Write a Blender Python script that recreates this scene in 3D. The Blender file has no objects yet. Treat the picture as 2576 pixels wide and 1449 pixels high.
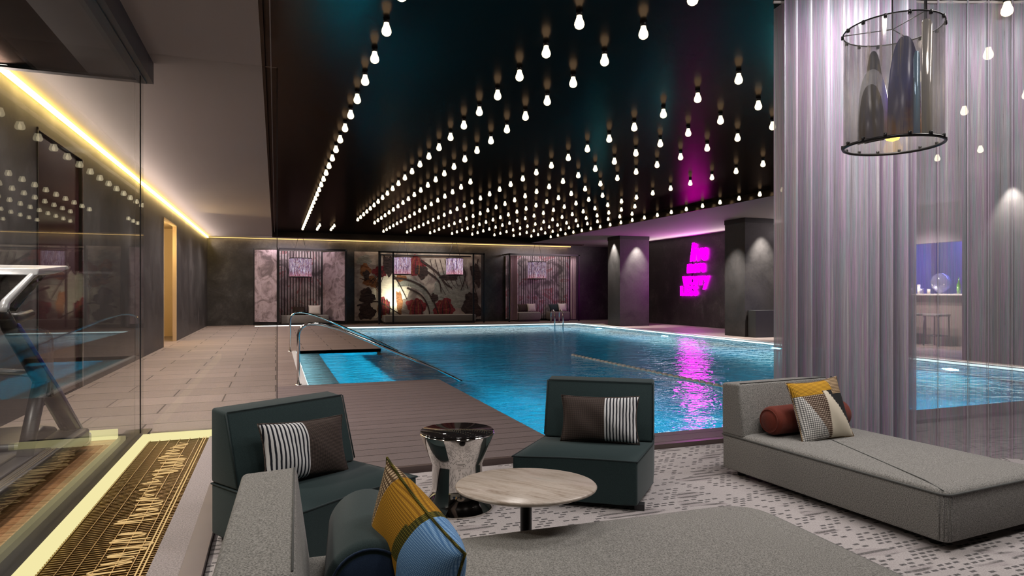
import bpy, bmesh, math, random
from mathutils import Vector, Matrix, Euler
random.seed(7)
SC = bpy.context.scene
COL = SC.collection
PI = math.pi
YAW = math.atan(594.5 / 1616.0)

# ------------------------------------------------------------------ camera
cam = bpy.data.cameras.new('camera'); co = bpy.data.objects.new('camera', cam); COL.objects.link(co)
cam.sensor_width = 36.0; cam.lens = 36.0 * 1616.0 / 2576.0
cam.shift_y = 11.5 / 2576.0; cam.clip_start = 0.05; cam.clip_end = 200
co.location = (0, 0, 1.3); co.rotation_euler = (PI / 2, 0, -YAW)
SC.camera = co
# ------------------------------------------------------------------ world and view
w = bpy.data.worlds.new('world'); SC.world = w; w.use_nodes = True
w.node_tree.nodes['Background'].inputs[0].default_value = (0.55, 0.52, 0.56, 1)
w.node_tree.nodes['Background'].inputs[1].default_value = 0.035
vs = SC.view_settings
SC.display_settings.display_device = 'sRGB'
vs.view_transform = 'Standard'; vs.look = 'None'; vs.exposure = 0.0; vs.gamma = 1.0; vs.use_curve_mapping = False
cy = SC.cycles
cy.use_denoising = True
cy.max_bounces = 10; cy.diffuse_bounces = 4; cy.glossy_bounces = 5; cy.transmission_bounces = 6; cy.transparent_max_bounces = 24
cy.sample_clamp_indirect = 4.0; cy.caustics_reflective = False; cy.caustics_refractive = False

# ------------------------------------------------------------------ lights
def light(kind, name, loc, power, col, aim=(0, 0, -1), size=0.2, spot=None, blend=0.6, shape='DISK', sy=None):
    l = bpy.data.lights.new(name, kind); l.energy = power; l.color = col
    if kind == 'AREA':
        l.shape = shape; l.size = size
        if sy: l.size_y = sy
    elif kind == 'SPOT':
        l.shadow_soft_size = size; l.spot_size = spot; l.spot_blend = blend
    else:
        l.shadow_soft_size = size
    o = bpy.data.objects.new(name, l); COL.objects.link(o); o.location = loc
    o.rotation_euler = Vector(aim).to_track_quat('-Z', 'Y').to_euler()
    return o
XL_, AX_ = -2.5, 0.42
# unseen fill areas added above the lounge seats
for x, y, p in ((0.6, 1.5, 22), (2.2, 1.3, 22), (4.0, 1.9, 22), (1.2, 3.9, 20), (3.3, 3.1, 26), (5.0, 2.2, 22)):
    light('AREA', 'lounge_fill', (x, y, 3.55), p, (1.0, 0.93, 0.88), size=0.45)
# fill spots without fixtures, added to brighten the deck corridor
for y in (7.6, 10.5, 13.5, 16.5, 19.5, 22.5, 25.2):
    light('SPOT', 'deck_fill', (-1.35, y, 3.44), 330, (1.0, 0.86, 0.84), size=0.12, spot=2.6, blend=0.9)
light('SPOT', 'deck_fill', (1.0, 7.4, 3.55), 130, (1.0, 0.86, 0.84), size=0.12, spot=2.2, blend=0.9)
# column washers: one per visible face
for cx_, cy_ in ((13.1, 21.8), (13.4, 15.2), (13.2, 7.3)):
    light('SPOT', 'column_washer', (12.27, cy_ + 0.45, 3.42), 750, (1.0, 0.94, 0.85), aim=(0.1, 0, -1), size=0.03, spot=1.15, blend=0.8)
    light('SPOT', 'column_washer', (cx_ + 0.1, cy_ - 0.28, 3.42), 750, (1.0, 0.94, 0.85), aim=(0, 0.12, -1), size=0.03, spot=1.15, blend=0.8)
light('SPOT', 'wall_washer', (14.7, 20.6, 3.4), 40, (1.0, 0.9, 0.85), aim=(0.25, 0, -1), size=0.05, spot=1.2, blend=0.9)
for y in (11.0, 13.6, 19.0):
    light('SPOT', 'side_deck_fill', (13.6, y, 3.4), 260, (1.0, 0.86, 0.84), size=0.1, spot=2.2, blend=0.9)  # spots without fixtures, added to brighten the deck and soffit
# underwater lamps in the pool walls
UW = []
for p, a in (((2.36, 7.9, -0.25), (1, 0.1, -0.2)), ((11.95, 8.5, -0.85), (-1, 0, -0.2)), ((11.95, 13.0, -0.70), (-1, 0, -0.2)),
             ((11.95, 18.0, -0.85), (-1, 0, -0.2)), ((11.95, 22.5, -0.85), (-1, 0, -0.2)), ((2.36, 17.5, -0.55), (1, 0, -0.2)),
             ((2.36, 22.0, -0.55), (1, 0, -0.2)),
             ((4.6, 5.18, -0.55), (0, 1, -0.2)), ((8.5, 5.18, -0.55), (0, 1, -0.2))):
    UW.append((p, a))
    light('SPOT', 'pool_lamp', p, 1000, (0.10, 0.82, 1.0), aim=(a[0], a[1], -0.15), size=0.1, spot=2.9, blend=0.6)
light('AREA', 'pool_step_light', (AX_ + 0.03, 12.3, -0.085), 45, (0.7, 0.95, 1.0), aim=(1, 0, 0), size=5.2, shape='RECTANGLE', sy=0.03)  # unseen strip added to lift the dark first tread
for x_, z_ in ((0.915, -0.22), (1.395, -0.48)):
    light('AREA', 'pool_step_light', (x_, 12.3, z_), 165, (0.12, 0.82, 1.0), aim=(1, 0, -0.25), size=5.3, shape='RECTANGLE', sy=0.05)
# mural wash, cabana lamps, bar and room lights
light('SPOT', 'mural_spot', (4.75, 26.7, 0.9), 90, (1.0, 0.93, 0.72), aim=(0.0, 1.0, 0.35), size=0.1, spot=1.7, blend=0.9)
light('AREA', 'mural_wash', (6.0, 26.4, 3.3), 22, (1.0, 0.88, 0.8), aim=(0, 0.6, -1), size=2.5, shape='RECTANGLE', sy=0.3)
light('AREA', 'cabana_wash', (0.6, 26.3, 3.2), 42, (1.0, 0.82, 0.86), aim=(0, 0.75, -1), size=2.6, shape='RECTANGLE', sy=0.3)
light('AREA', 'cabana_wash', (11.4, 26.3, 3.2), 42, (1.0, 0.85, 0.86), aim=(0, 0.75, -1), size=2.6, shape='RECTANGLE', sy=0.3)
light('AREA', 'bar_light', (17.2, 10.6, 3.2), 230, (0.16, 0.2, 1.0), aim=(0.4, 0.1, -1), size=2.5, shape='RECTANGLE', sy=0.5)
light('SPOT', 'bar_spot', (14.2, 11.4, 3.35), 420, (1.0, 0.85, 0.82), aim=(0.2, 0.1, -1), size=0.1, spot=2.1, blend=0.9)
light('POINT', 'side_room_light', (-3.3, 19.0, 2.5), 140, (1.0, 0.72, 0.36), size=0.15)
for y in (2.2, 4.4, 6.2):
    light('SPOT', 'gym_downlight', (-2.2, y, 3.2), 220, (1.0, 0.90, 0.82), size=0.15, spot=2.4, blend=0.9)
# unseen areas added to brighten the ceilings, then the strips' wall wash
light('AREA', 'ceiling_fill', (XL_ + 0.12, 17.2, 3.20), 120, (1.0, 0.80, 0.74), aim=(0.95, 0, 0.30), size=20.5, shape='RECTANGLE', sy=0.08)
light('AREA', 'ceiling_fill', (14.9, 19.5, 3.15), 85, (1.0, 0.84, 0.86), aim=(-1, 0, 0.35), size=12.0, shape='RECTANGLE', sy=0.08)
light('AREA', 'cove_wash', (XL_ + 0.10, 17.2, 3.44), 75, (1.0, 0.66, 0.22), aim=(-0.35, 0, -1), size=20.5, shape='RECTANGLE', sy=0.04)
light('AREA', 'cove_wash', (5.3, 27.46, 3.42), 40, (1.0, 0.62, 0.25), aim=(0, 0.3, -1), size=15.4, shape='RECTANGLE', sy=0.04)
# unseen areas added to front-light the sheers from the lounge side
for r_, p_ in ((2.3, 15), (2.9, 13), (3.5, 8), (4.1, 8)):
    light('AREA', 'curtain_fill', (math.cos(YAW) * r_ + math.sin(YAW) * 4.45, -math.sin(YAW) * r_ + math.cos(YAW) * 4.45, 3.55), p_, (1.0, 0.95, 0.96), aim=(math.sin(YAW) * 0.45, math.cos(YAW) * 0.45, -1), size=0.3)

# ------------------------------------------------------------------ materials
class NT:
    def __init__(s, name):
        s.m = bpy.data.materials.new(name); s.m.use_nodes = True
        s.t = s.m.node_tree; s.t.nodes.clear()
        s.out = s.t.nodes.new('ShaderNodeOutputMaterial')
    def n(s, typ, props=None, **ins):
        nd = s.t.nodes.new('ShaderNode' + typ)
        for k, v in (props or {}).items(): setattr(nd, k, v)
        for k, v in ins.items():
            key = int(k[1:]) if k[0] == 'i' and k[1:].isdigit() else k.replace('_', ' ')
            s.put(nd, key, v)
        return nd
    def put(s, nd, key, v):
        sock = nd.inputs[key]
        if isinstance(v, bpy.types.NodeSocket): s.t.links.new(v, sock)
        elif isinstance(v, bpy.types.Node): s.t.links.new(v.outputs[0], sock)
        else:
            if isinstance(v, tuple) and len(v) == 3 and sock.type == 'RGBA': v = v + (1,)
            sock.default_value = v
    def math(s, op, a, b=0.0, c=None):
        nd = s.n('Math', {'operation': op}, i0=a, i1=b)
        if c is not None: s.put(nd, 2, c)
        return nd.outputs[0]
    def mix(s, f, a, b):
        nd = s.n('Mix', {'data_type': 'RGBA'})
        s.put(nd, 0, f); s.put(nd, 6, a); s.put(nd, 7, b)
        return nd.outputs[2]
    def ramp(s, f, stops, interp='LINEAR'):
        nd = s.n('ValToRGB', None, i0=f); r = nd.color_ramp; r.interpolation = interp
        while len(r.elements) < len(stops): r.elements.new(0.5)
        for e, (p, c) in zip(r.elements, stops): e.position = p; e.color = tuple(c) + (1,) if len(c) == 3 else c
        return nd.outputs[0]
    def obj(s): return s.n('TexCoord').outputs['Object']
    def sep(s, v):
        o = s.n('SeparateXYZ', None, i0=v).outputs; return o[0], o[1], o[2]
    def noise(s, v, scale, detail=3.0, rough=0.55, dist=0.0):
        return s.n('TexNoise', None, Vector=v, Scale=scale, Detail=detail, Roughness=rough, Distortion=dist).outputs[0]
    def scale(s, v, sc): return s.n('Mapping', None, Vector=v, Scale=sc).outputs[0]
    def bump(s, h, st=0.3, d=0.01): return s.n('Bump', None, Height=h, Strength=st, Distance=d).outputs[0]
    def bsdf(s, col, rough=0.5, metal=0.0, spec=0.5, normal=None, **kw):
        b = s.n('BsdfPrincipled', None, Base_Color=col, Roughness=rough, Metallic=metal)
        s.put(b, 'Specular IOR Level', spec)
        if normal is not None: s.put(b, 'Normal', normal)
        for k, v in kw.items(): s.put(b, k.replace('_', ' '), v)
        return b
    def done(s, sh):
        s.t.links.new(sh.outputs[0] if isinstance(sh, bpy.types.Node) else sh, s.out.inputs[0]); return s.m

def simple(name, col, rough=0.5, metal=0.0, spec=0.5, var=0.0, vs=5.0, bump=0.0, bs=200.0):
    n = NT(name); c = col + (1,); nm = None
    v = n.obj()
    if var: 
        f = n.noise(v, vs)
        c = n.mix(f, tuple(max(0, q * (1 - var)) for q in col) + (1,), tuple(q * (1 + var) for q in col) + (1,))
    if bump: nm = n.bump(n.noise(v, bs, 2.0), bump, 0.004)
    return n.done(n.bsdf(c, rough, metal, spec, nm))
def emit(name, col, st):
    n = NT(name); return n.done(n.n('Emission', None, Color=col + (1,), Strength=st))
def speckle(name, a, b, scale, rough=0.85, bump=0.35, contrast=(0.35, 0.65), var2=None):
    n = NT(name); v = n.obj(); f = n.noise(v, scale, 2.0, 0.7)
    c = n.ramp(f, [(contrast[0], a), (contrast[1], b)])
    if var2: c = n.mix(n.math('MULTIPLY', n.noise(v, 1.5), var2), c, (0, 0, 0, 1))
    bb = n.bsdf(c, rough, 0, 0.25, n.bump(f, bump, 0.004)); n.put(bb, 'Sheen Weight', 0.15)
    return n.done(bb)

M = {}
M['grey_fabric'] = speckle('grey_fabric', (0.10, 0.098, 0.090), (0.32, 0.31, 0.288), 190)
M['grey_piping'] = simple('grey_piping', (0.085, 0.088, 0.084), 0.8)
M['teal_fabric'] = speckle('teal_fabric', (0.010, 0.023, 0.025), (0.022, 0.044, 0.045), 420, 0.8, 0.15)
M['teal_piping'] = simple('teal_piping', (0.010, 0.022, 0.024), 0.8)
M['navy_fabric'] = speckle('navy_fabric', (0.008, 0.022, 0.055), (0.015, 0.035, 0.08), 420, 0.8, 0.15)
M['rust_fabric'] = speckle('rust_fabric', (0.10, 0.014, 0.008), (0.17, 0.028, 0.012), 300, 0.75, 0.15)
M['black_metal'] = simple('black_metal', (0.012, 0.011, 0.012), 0.35, 0.3)
M['black_plastic'] = simple('black_plastic', (0.02, 0.02, 0.022), 0.4, 0, 0.5, 0.3, 8)
M['chrome'] = simple('chrome', (0.78, 0.77, 0.76), 0.08, 1.0)
M['steel'] = simple('steel', (0.62, 0.62, 0.63), 0.18, 1.0)
M['silver_plastic'] = simple('silver_plastic', (0.55, 0.55, 0.57), 0.3, 0.3)
M['blue_metal'] = simple('blue_metal', (0.05, 0.05, 0.22), 0.3, 0.6)
M['grey_ceiling'] = simple('grey_ceiling', (0.40, 0.365, 0.35), 0.75, 0, 0.3, 0.04, 0.6)
M['coping'] = simple('coping', (0.62, 0.64, 0.64), 0.4, 0, 0.5, 0.05, 3)
M['rope_white'] = simple('rope_white', (0.9, 0.92, 0.92), 0.5)
M['led_warm'] = emit('led_warm', (1.0, 0.66, 0.17), 14.0)
M['led_back'] = emit('led_back', (1.0, 0.62, 0.22), 1.6)
M['led_floor'] = emit('led_floor', (0.95, 0.85, 0.42), 0.95)
M['led_pool'] = emit('led_pool', (0.75, 0.97, 1.0), 1.6)
M['led_white'] = emit('led_white', (1.0, 0.93, 0.85), 2.0)
M['led_gold'] = emit('led_gold', (1.0, 0.66, 0.28), 0.75)
M['neon'] = emit('neon_magenta', (1.0, 0.0, 0.95), 14.0)
M['bulb_glow'] = emit('bulb_glow', (1.0, 0.84, 0.56), 2.0)
M['uw_glow'] = emit('pool_lamp_glow', (0.3, 0.85, 1.0), 1.2)
M['red_door'] = simple('red_door', (0.035, 0.012, 0.014), 0.12, 0, 0.6, 0.2, 2)
M['warm_wall'] = simple('warm_wall', (0.55, 0.42, 0.26), 0.7)
M['lilac_panel'] = simple('lilac_panel', (0.34, 0.31, 0.35), 0.6, 0, 0.3, 0.05, 2)
M['bar_front'] = simple('bar_front', (0.26, 0.21, 0.19), 0.5, 0, 0.4, 0.15, 4)
M['bar_back'] = simple('bar_back', (0.16, 0.17, 0.26), 0.3, 0, 0.5, 0.3, 1.3)
M['white_top'] = simple('white_top', (0.75, 0.72, 0.68), 0.25)
M['green_glass'] = simple('green_glass', (0.06, 0.22, 0.03), 0.08, 0, 0.8)
M['clear_glassware'] = simple('clear_glassware', (0.14, 0.15, 0.30), 0.1, 0.0, 0.6)
M['brass'] = simple('brass', (0.34, 0.23, 0.095), 0.35, 1.0)

def dark_stone(name, a, b, rough, scale=1.3, spec=0.5, hi=2.2):
    n = NT(name); v = n.obj()
    f = n.noise(v, scale, 8.0, 0.65, 0.6); g = n.noise(v, 14, 4.0)
    c = n.ramp(n.math('ADD', n.math('MULTIPLY', f, 0.8), n.math('MULTIPLY', g, 0.25)), [(0.38, a), (0.55, b), (0.72, tuple(q * hi for q in b))])
    return n.done(n.bsdf(c, n.ramp(f, [(0.3, (rough,) * 3), (0.7, (rough + 0.15,) * 3)]), 0, spec, n.bump(g, 0.08, 0.01)))
M['dark_wall'] = dark_stone('dark_wall', (0.012, 0.011, 0.011), (0.03, 0.028, 0.027), 0.35)
M['side_wall'] = dark_stone('side_wall', (0.02, 0.019, 0.018), (0.038, 0.035, 0.033), 0.4)
M['column_stone'] = dark_stone('column_stone', (0.026, 0.024, 0.024), (0.042, 0.038, 0.038), 0.45, 1.2, 0.4, 1.25)
M['plinth'] = simple('plinth', (0.036, 0.035, 0.035), 0.4)

def black_ceiling():
    n = NT('black_ceiling'); v = n.obj()
    f = n.noise(n.scale(v, (3.0, 0.3, 1.0)), 2.0, 4.0)
    mx = n.n('MixShader', None, i0=0.045)
    n.t.links.new(n.n('BsdfDiffuse', None, Color=n.ramp(f, [(0.3, (0.005, 0.0042, 0.004)), (0.7, (0.009, 0.008, 0.007))])).outputs[0], mx.inputs[1])
    n.t.links.new(n.n('BsdfGlossy', None, Color=(1, 0.74, 0.60, 1), Roughness=0.21, Normal=n.bump(n.noise(v, 5.0, 2.0), 0.05, 0.02)).outputs[0], mx.inputs[2])
    return n.done(mx)
M['black_ceiling'] = black_ceiling()

def tiles(name, a, b, w_, h_, rot=0.0, mort=0.006, mcol=(0.05, 0.04, 0.035), rough=0.58, streak=(1.0, 14.0, 1.0), off=0.5):
    n = NT(name); v = n.n('Mapping', None, Vector=n.obj(), Rotation=(0, 0, rot)).outputs[0]
    br = n.n('TexBrick', {'offset': off}, Vector=v, Color1=(0.35, 0.35, 0.35, 1), Color2=(0.65, 0.65, 0.65, 1), Mortar=(0, 0, 0, 1), Scale=1.0)
    n.put(br, 'Mortar Size', mort); n.put(br, 'Brick Width', w_); n.put(br, 'Row Height', h_); n.put(br, 'Mortar Smooth', 0.2)
    st = n.noise(n.scale(v, streak), 4.0, 6.0, 0.7); g = n.noise(v, 60, 3.0)
    f = n.math('ADD', n.math('MULTIPLY', br.outputs[0], 0.25), n.math('ADD', n.math('MULTIPLY', st, 0.55), n.math('MULTIPLY', g, 0.3)))
    c = n.mix(br.outputs[1], n.ramp(f, [(0.35, a), (0.7, b)]), mcol + (1,))
    return n.done(n.bsdf(c, n.ramp(st, [(0.3, (rough - 0.08,) * 3), (0.7, (rough + 0.12,) * 3)]), 0, 0.18, n.bump(f, 0.12, 0.006)))
M['deck_tile'] = tiles('deck_tile', (0.10, 0.078, 0.068), (0.30, 0.245, 0.22), 1.2, 0.6, 0.0, 0.010)
M['deck_plank'] = tiles('deck_plank', (0.10, 0.08, 0.078), (0.19, 0.155, 0.15), 6.0, 0.2, 0, 0.006, (0.03, 0.022, 0.02), 0.5, (0.8, 22, 1), 0.3)
M['wood_floor'] = tiles('wood_floor', (0.13, 0.055, 0.02), (0.42, 0.22, 0.10), 1.2, 0.14, 0, 0.003, (0.02, 0.01, 0.005), 0.3, (0.6, 9, 1), 0.4)
M['terrazzo'] = speckle('terrazzo', (0.15, 0.13, 0.13), (0.36, 0.31, 0.31), 120, 0.5, 0.05)
M['trim_brown'] = simple('trim_brown', (0.085, 0.06, 0.055), 0.35, 0, 0.5, 0.15, 6)
M['wood_floor_dark'] = M['trim_brown']

def rug_mat():
    n = NT('rug_weave'); v = n.obj()
    br = n.n('TexBrick', {'offset': 0.5}, Vector=v, Color1=(0.46, 0.42, 0.41, 1), Color2=(0.012, 0.012, 0.014, 1), Mortar=(0.43, 0.39, 0.385, 1), Scale=1.0, Bias=0.0)
    n.put(br, 'Mortar Size', 0.009); n.put(br, 'Brick Width', 0.055); n.put(br, 'Row Height', 0.034)
    patch = n.ramp(n.noise(n.scale(v, (1.6, 3.0, 1)), 1.6, 1.0), [(0.37, (0, 0, 0)), (0.41, (1, 1, 1))])
    ln = n.math('PINGPONG', n.math('MULTIPLY', n.sep(v)[1], 33.3), 1.0)
    lines = n.ramp(ln, [(0.25, (0.05, 0.043, 0.043)), (0.5, (0.36, 0.32, 0.32))])
    dash = n.ramp(br.outputs[0], [(0.0, (0.012, 0.012, 0.014)), (0.20, (0.44, 0.40, 0.395))], 'CONSTANT')
    c = n.mix(patch, lines, dash)
    c = n.mix(0.3, c, n.ramp(n.noise(v, 140, 2.0), [(0.3, (0.15, 0.14, 0.14)), (0.7, (0.6, 0.57, 0.56))]))
    return n.done(n.bsdf(c, 0.95, 0, 0.1, n.bump(n.noise(v, 160), 0.5, 0.006)))
M['rug'] = rug_mat()

def glass_mat(name, tint=(0.92, 0.93, 0.92), ior=1.55, gain=1.6):
    n = NT(name)
    bf = n.n('NewGeometry').outputs['Backfacing']
    fr = n.n('Fresnel', None, IOR=n.math('ADD', ior, n.math('MULTIPLY', bf, 1.0 / ior - ior)))
    f = n.math('MINIMUM', n.math('MULTIPLY', fr.outputs[0], gain), 0.9)
    mx = n.n('MixShader', None, i0=f)
    n.t.links.new(n.n('BsdfTransparent', None, Color=tint + (1,)).outputs[0], mx.inputs[1])
    n.t.links.new(n.n('BsdfGlossy', None, Color=(1, 1, 1, 1), Roughness=0.0).outputs[0], mx.inputs[2])
    return n.done(mx)
M['glass'] = glass_mat('clear_glass', (0.94, 0.95, 0.94), 1.5, 0.45)

def water_mat():
    n = NT('pool_water'); v = n.obj()
    h1 = n.noise(n.scale(v, (1.0, 1.5, 1.0)), 2.6, 3.0, 0.6, 0.4)
    h2 = n.noise(v, 9.0, 2.0)
    h = n.math('ADD', h1, n.math('MULTIPLY', h2, 0.16))
    nm = n.bump(h, 0.45, 0.08)
    fr = n.n('Fresnel', None, IOR=1.33, Normal=nm)
    mx = n.n('MixShader', None, i0=n.math('MULTIPLY', fr.outputs[0], 0.72))
    n.t.links.new(n.n('BsdfRefraction', None, Color=(0.62, 0.92, 1.0, 1), Roughness=0.0, IOR=1.33, Normal=nm).outputs[0], mx.inputs[1])
    n.t.links.new(n.n('BsdfGlossy', None, Color=(1, 1, 1, 1), Roughness=0.03, Normal=nm).outputs[0], mx.inputs[2])
    return n.done(mx)
M['water'] = water_mat()
def pool_tile():
    n = NT('pool_tile'); v = n.obj()
    x, y, z = n.sep(v)
    br = n.n('TexBrick', {'offset': 0.0}, Vector=v, Color1=(0.3, 0.3, 0.3, 1), Color2=(0.7, 0.7, 0.7, 1), Mortar=(1, 1, 1, 1), Scale=1.0)
    n.put(br, 'Mortar Size', 0.006); n.put(br, 'Brick Width', 0.1); n.put(br, 'Row Height', 0.1)
    big = n.noise(n.scale(v, (1, 1.6, 1)), 1.4, 4.0, 0.65, 1.2)
    f = n.math('ADD', n.math('MULTIPLY', br.outputs[0], 0.3), n.math('MULTIPLY', big, 0.7))
    c = n.ramp(f, [(0.3, (0.0, 0.05, 0.085)), (0.55, (0.002, 0.115, 0.165)), (0.8, (0.03, 0.30, 0.37))])
    return n.done(n.bsdf(c, 0.4, 0, 0.4))
M['pool_tile'] = pool_tile()
M['step_stone'] = simple('step_stone', (0.22, 0.27, 0.28), 0.5, 0, 0.4, 0.15, 4)
M['step_blue'] = simple('step_blue', (0.05, 0.36, 0.46), 0.5, 0, 0.4, 0.25, 3)

def sheer_mat(name, base, opac, stripe, gloss, var=1.2):
    """woven string curtain: fine vertical threads, gaps between them let light through"""
    n = NT(name); v = n.n('TexCoord').outputs['UV']; u, z, _ = n.sep(v)
    vec = n.n('CombineXYZ', None, i0=u, i1=n.math('MULTIPLY', z, 0.02), i2=0.0).outputs[0]
    th = n.noise(vec, stripe, 3.0, 0.7)
    th2 = n.noise(vec, stripe * 0.18, 2.0, 0.6)
    wv = n.noise(n.n('CombineXYZ', None, i0=n.math('MULTIPLY', u, 120), i1=n.math('MULTIPLY', z, 200), i2=0.0).outputs[0], 1.0, 2.0)
    col = n.ramp(th2, [(0.28, tuple(q * 0.6 for q in base)), (0.40, (base[0], base[1] * 0.93, base[2] * 1.02)), (0.47, (base[0] * 0.76, base[1] * 0.96, base[2] * 1.0)),
                       (0.55, (base[0] * 1.10, base[1] * 0.80, base[2] * 1.12)), (0.63, base), (0.75, tuple(min(1, q * 1.5) for q in base))])
    col = n.mix(n.math('MULTIPLY', wv, 0.5), col, tuple(q * 0.55 for q in base) + (1,))
    df = n.n('BsdfDiffuse', None, Color=col); tr = n.n('BsdfTranslucent', None, Color=col)
    gl = n.n('BsdfGlossy', None, Color=(0.9, 0.85, 0.95, 1), Roughness=0.35)
    m1 = n.n('MixShader', None, i0=0.35); n.t.links.new(df.outputs[0], m1.inputs[1]); n.t.links.new(tr.outputs[0], m1.inputs[2])
    m2 = n.n('MixShader', None, i0=gloss); n.t.links.new(m1.outputs[0], m2.inputs[1]); n.t.links.new(gl.outputs[0], m2.inputs[2])
    a = n.math('ADD', n.math('MULTIPLY', n.math('SUBTRACT', th, 0.5), var), opac)
    a = n.math('MINIMUM', n.math('MAXIMUM', a, 0.05), 1.0)
    m3 = n.n('MixShader', None, i0=a)
    n.t.links.new(n.n('BsdfTransparent').outputs[0], m3.inputs[1]); n.t.links.new(m2.outputs[0], m3.inputs[2])
    return n.done(m3)
M['sheer_dense'] = sheer_mat('sheer_dense', (0.65, 0.62, 0.64), 0.90, 160, 0.08, 1.0)
M['sheer_thin'] = sheer_mat('sheer_thin', (0.74, 0.71, 0.72), 0.44, 160, 0.05, 0.45)

def streak_lamp(name, st, seed):
    n = NT(name); x, y, z = n.sep(n.obj())
    a = n.math('ARCTAN2', y, x)
    vec = n.n('CombineXYZ', None, i0=n.math('MULTIPLY', a, 6.5), i1=n.math('MULTIPLY', z, 0.8), i2=seed).outputs[0]
    f = n.noise(vec, 2.2, 3.0, 0.7, 0.3)
    c = n.ramp(f, [(0.40, (0.02, 0.015, 0.02)), (0.45, (0.22, 0.08, 0.22)), (0.49, (0.85, 0.78, 0.84)), (0.52, (0.30, 0.06, 0.07)), (0.56, (0.03, 0.02, 0.04)), (0.60, (0.40, 0.28, 0.65)), (0.66, (1, 0.97, 0.95))])
    lo = n.math('MULTIPLY', n.math('SUBTRACT', 0.25, z), 1.2)
    c = n.mix(n.math('MINIMUM', n.math('MAXIMUM', lo, 0.0), 0.55), c, (0.6, 0.07, 0.05, 1))
    return n.done(n.n('Emission', None, Color=c, Strength=st))

def pink_panel():
    n = NT('pink_floral_fabric'); v = n.obj()
    f = n.noise(v, 1.7, 5.0, 0.6, 1.5); s = n.noise(n.scale(v, (9, 9, 0.15)), 3.0, 2.0)
    c = n.ramp(f, [(0.36, (0.14, 0.11, 0.115)), (0.46, (0.30, 0.23, 0.25)), (0.55, (0.46, 0.37, 0.40)), (0.62, (0.36, 0.29, 0.32)), (0.7, (0.24, 0.19, 0.19))])
    c = n.mix(n.math('MULTIPLY', s, 0.5), c, (0.10, 0.08, 0.085, 1))
    return n.done(n.bsdf(c, 0.8, 0, 0.2))
M['pink_panel'] = pink_panel()
def bead_mat():
    n = NT('bead_backdrop'); v = n.obj(); x, y, z = n.sep(v)
    st = n.math('PINGPONG', n.math('MULTIPLY', x, 9.0), 0.5)
    f = n.noise(v, 1.6, 4.0, 0.6, 1.0)
    c = n.ramp(f, [(0.35, (0.10, 0.085, 0.085)), (0.47, (0.34, 0.28, 0.29)), (0.53, (0.44, 0.40, 0.40)), (0.60, (0.30, 0.10, 0.11)), (0.68, (0.36, 0.32, 0.33))])
    c = n.mix(n.ramp(st, [(0.12, (1, 1, 1)), (0.3, (0, 0, 0))]), c, (0.05, 0.04, 0.04, 1))
    return n.done(n.bsdf(c, 0.6, 0, 0.3))
M['bead_backdrop'] = bead_mat()
M['pink_curtain'] = simple('pink_curtain', (0.52, 0.40, 0.43), 0.85, 0, 0.1, 0.15, 6)
def mural_base():
    n = NT('mural_ground'); v = n.obj()
    f = n.noise(v, 0.9, 6.0, 0.6, 1.0)
    c = n.ramp(f, [(0.3, (0.10, 0.09, 0.08)), (0.42, (0.26, 0.22, 0.20)), (0.55, (0.55, 0.50, 0.43)), (0.7, (0.42, 0.35, 0.32))])
    return n.done(n.bsdf(c, 0.7, 0, 0.2))
M['mural_ground'] = mural_base()
def petal(name, a, b):
    n = NT(name); v = n.obj(); f = n.noise(n.scale(v, (1, 1, 3)), 3.5, 5.0, 0.7, 1.0)
    return n.done(n.bsdf(n.ramp(f, [(0.32, a), (0.68, b)]), 0.7, 0, 0.2))
M['m_crimson'] = petal('mural_crimson', (0.10, 0.015, 0.02), (0.34, 0.06, 0.07))
M['m_dark'] = petal('mural_dark', (0.012, 0.010, 0.010), (0.09, 0.06, 0.055))
M['m_rust'] = petal('mural_rust', (0.10, 0.03, 0.012), (0.42, 0.20, 0.09))
M['m_grey'] = petal('mural_grey', (0.16, 0.17, 0.15), (0.42, 0.43, 0.38))
M['m_cream'] = petal('mural_cream', (0.62, 0.58, 0.46), (0.86, 0.82, 0.70))

# pillow materials
def stripe_mat():
    n = NT('black_white_stripe'); x, y, z = n.sep(n.obj())
    wob = n.math('MULTIPLY', n.noise(n.obj(), 9.0), 0.010)
    f = n.math('FRACT', n.math('MULTIPLY', n.math('ADD', x, wob), 46.0))
    c = n.ramp(f, [(0.0, (0.62, 0.62, 0.63)), (0.52, (0.70, 0.70, 0.70)), (0.58, (0.015, 0.017, 0.025)), (0.95, (0.015, 0.017, 0.025)), (1.0, (0.62, 0.62, 0.63))])
    return n.done(n.bsdf(c, 0.85, 0, 0.15, n.bump(n.noise(n.obj(), 300), 0.3, 0.003)))
M['stripe'] = stripe_mat()
def weave(name, a, b, s, thr=0.5):
    n = NT(name); x, y, z = n.sep(n.obj())
    fx = n.math('PINGPONG', n.math('MULTIPLY', x, s), 0.5); fy = n.math('PINGPONG', n.math('MULTIPLY', y, s), 0.5)
    f = n.math('MULTIPLY', fx, fy)
    c = n.ramp(n.math('MULTIPLY', f, 4.0), [(thr - 0.15, a), (thr + 0.15, b)])
    return n.done(n.bsdf(c, 0.85, 0, 0.15, n.bump(f, 0.4, 0.004)))
M['brown_weave'] = weave('brown_weave', (0.018, 0.014, 0.013), (0.14, 0.105, 0.09), 150, 0.3)
M['yellow_weave'] = weave('yellow_weave', (0.20, 0.10, 0.01), (0.72, 0.40, 0.04), 110, 0.25)
M['white_dots'] = weave('white_dots', (0.12, 0.12, 0.12), (0.80, 0.78, 0.74), 75, 0.22)
M['taupe_weave'] = weave('taupe_weave', (0.06, 0.035, 0.025), (0.52, 0.42, 0.33), 75, 0.35)
M['cream_cloth'] = simple('cream_cloth', (0.62, 0.56, 0.45), 0.9, 0, 0.1, 0.06, 20)
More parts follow.
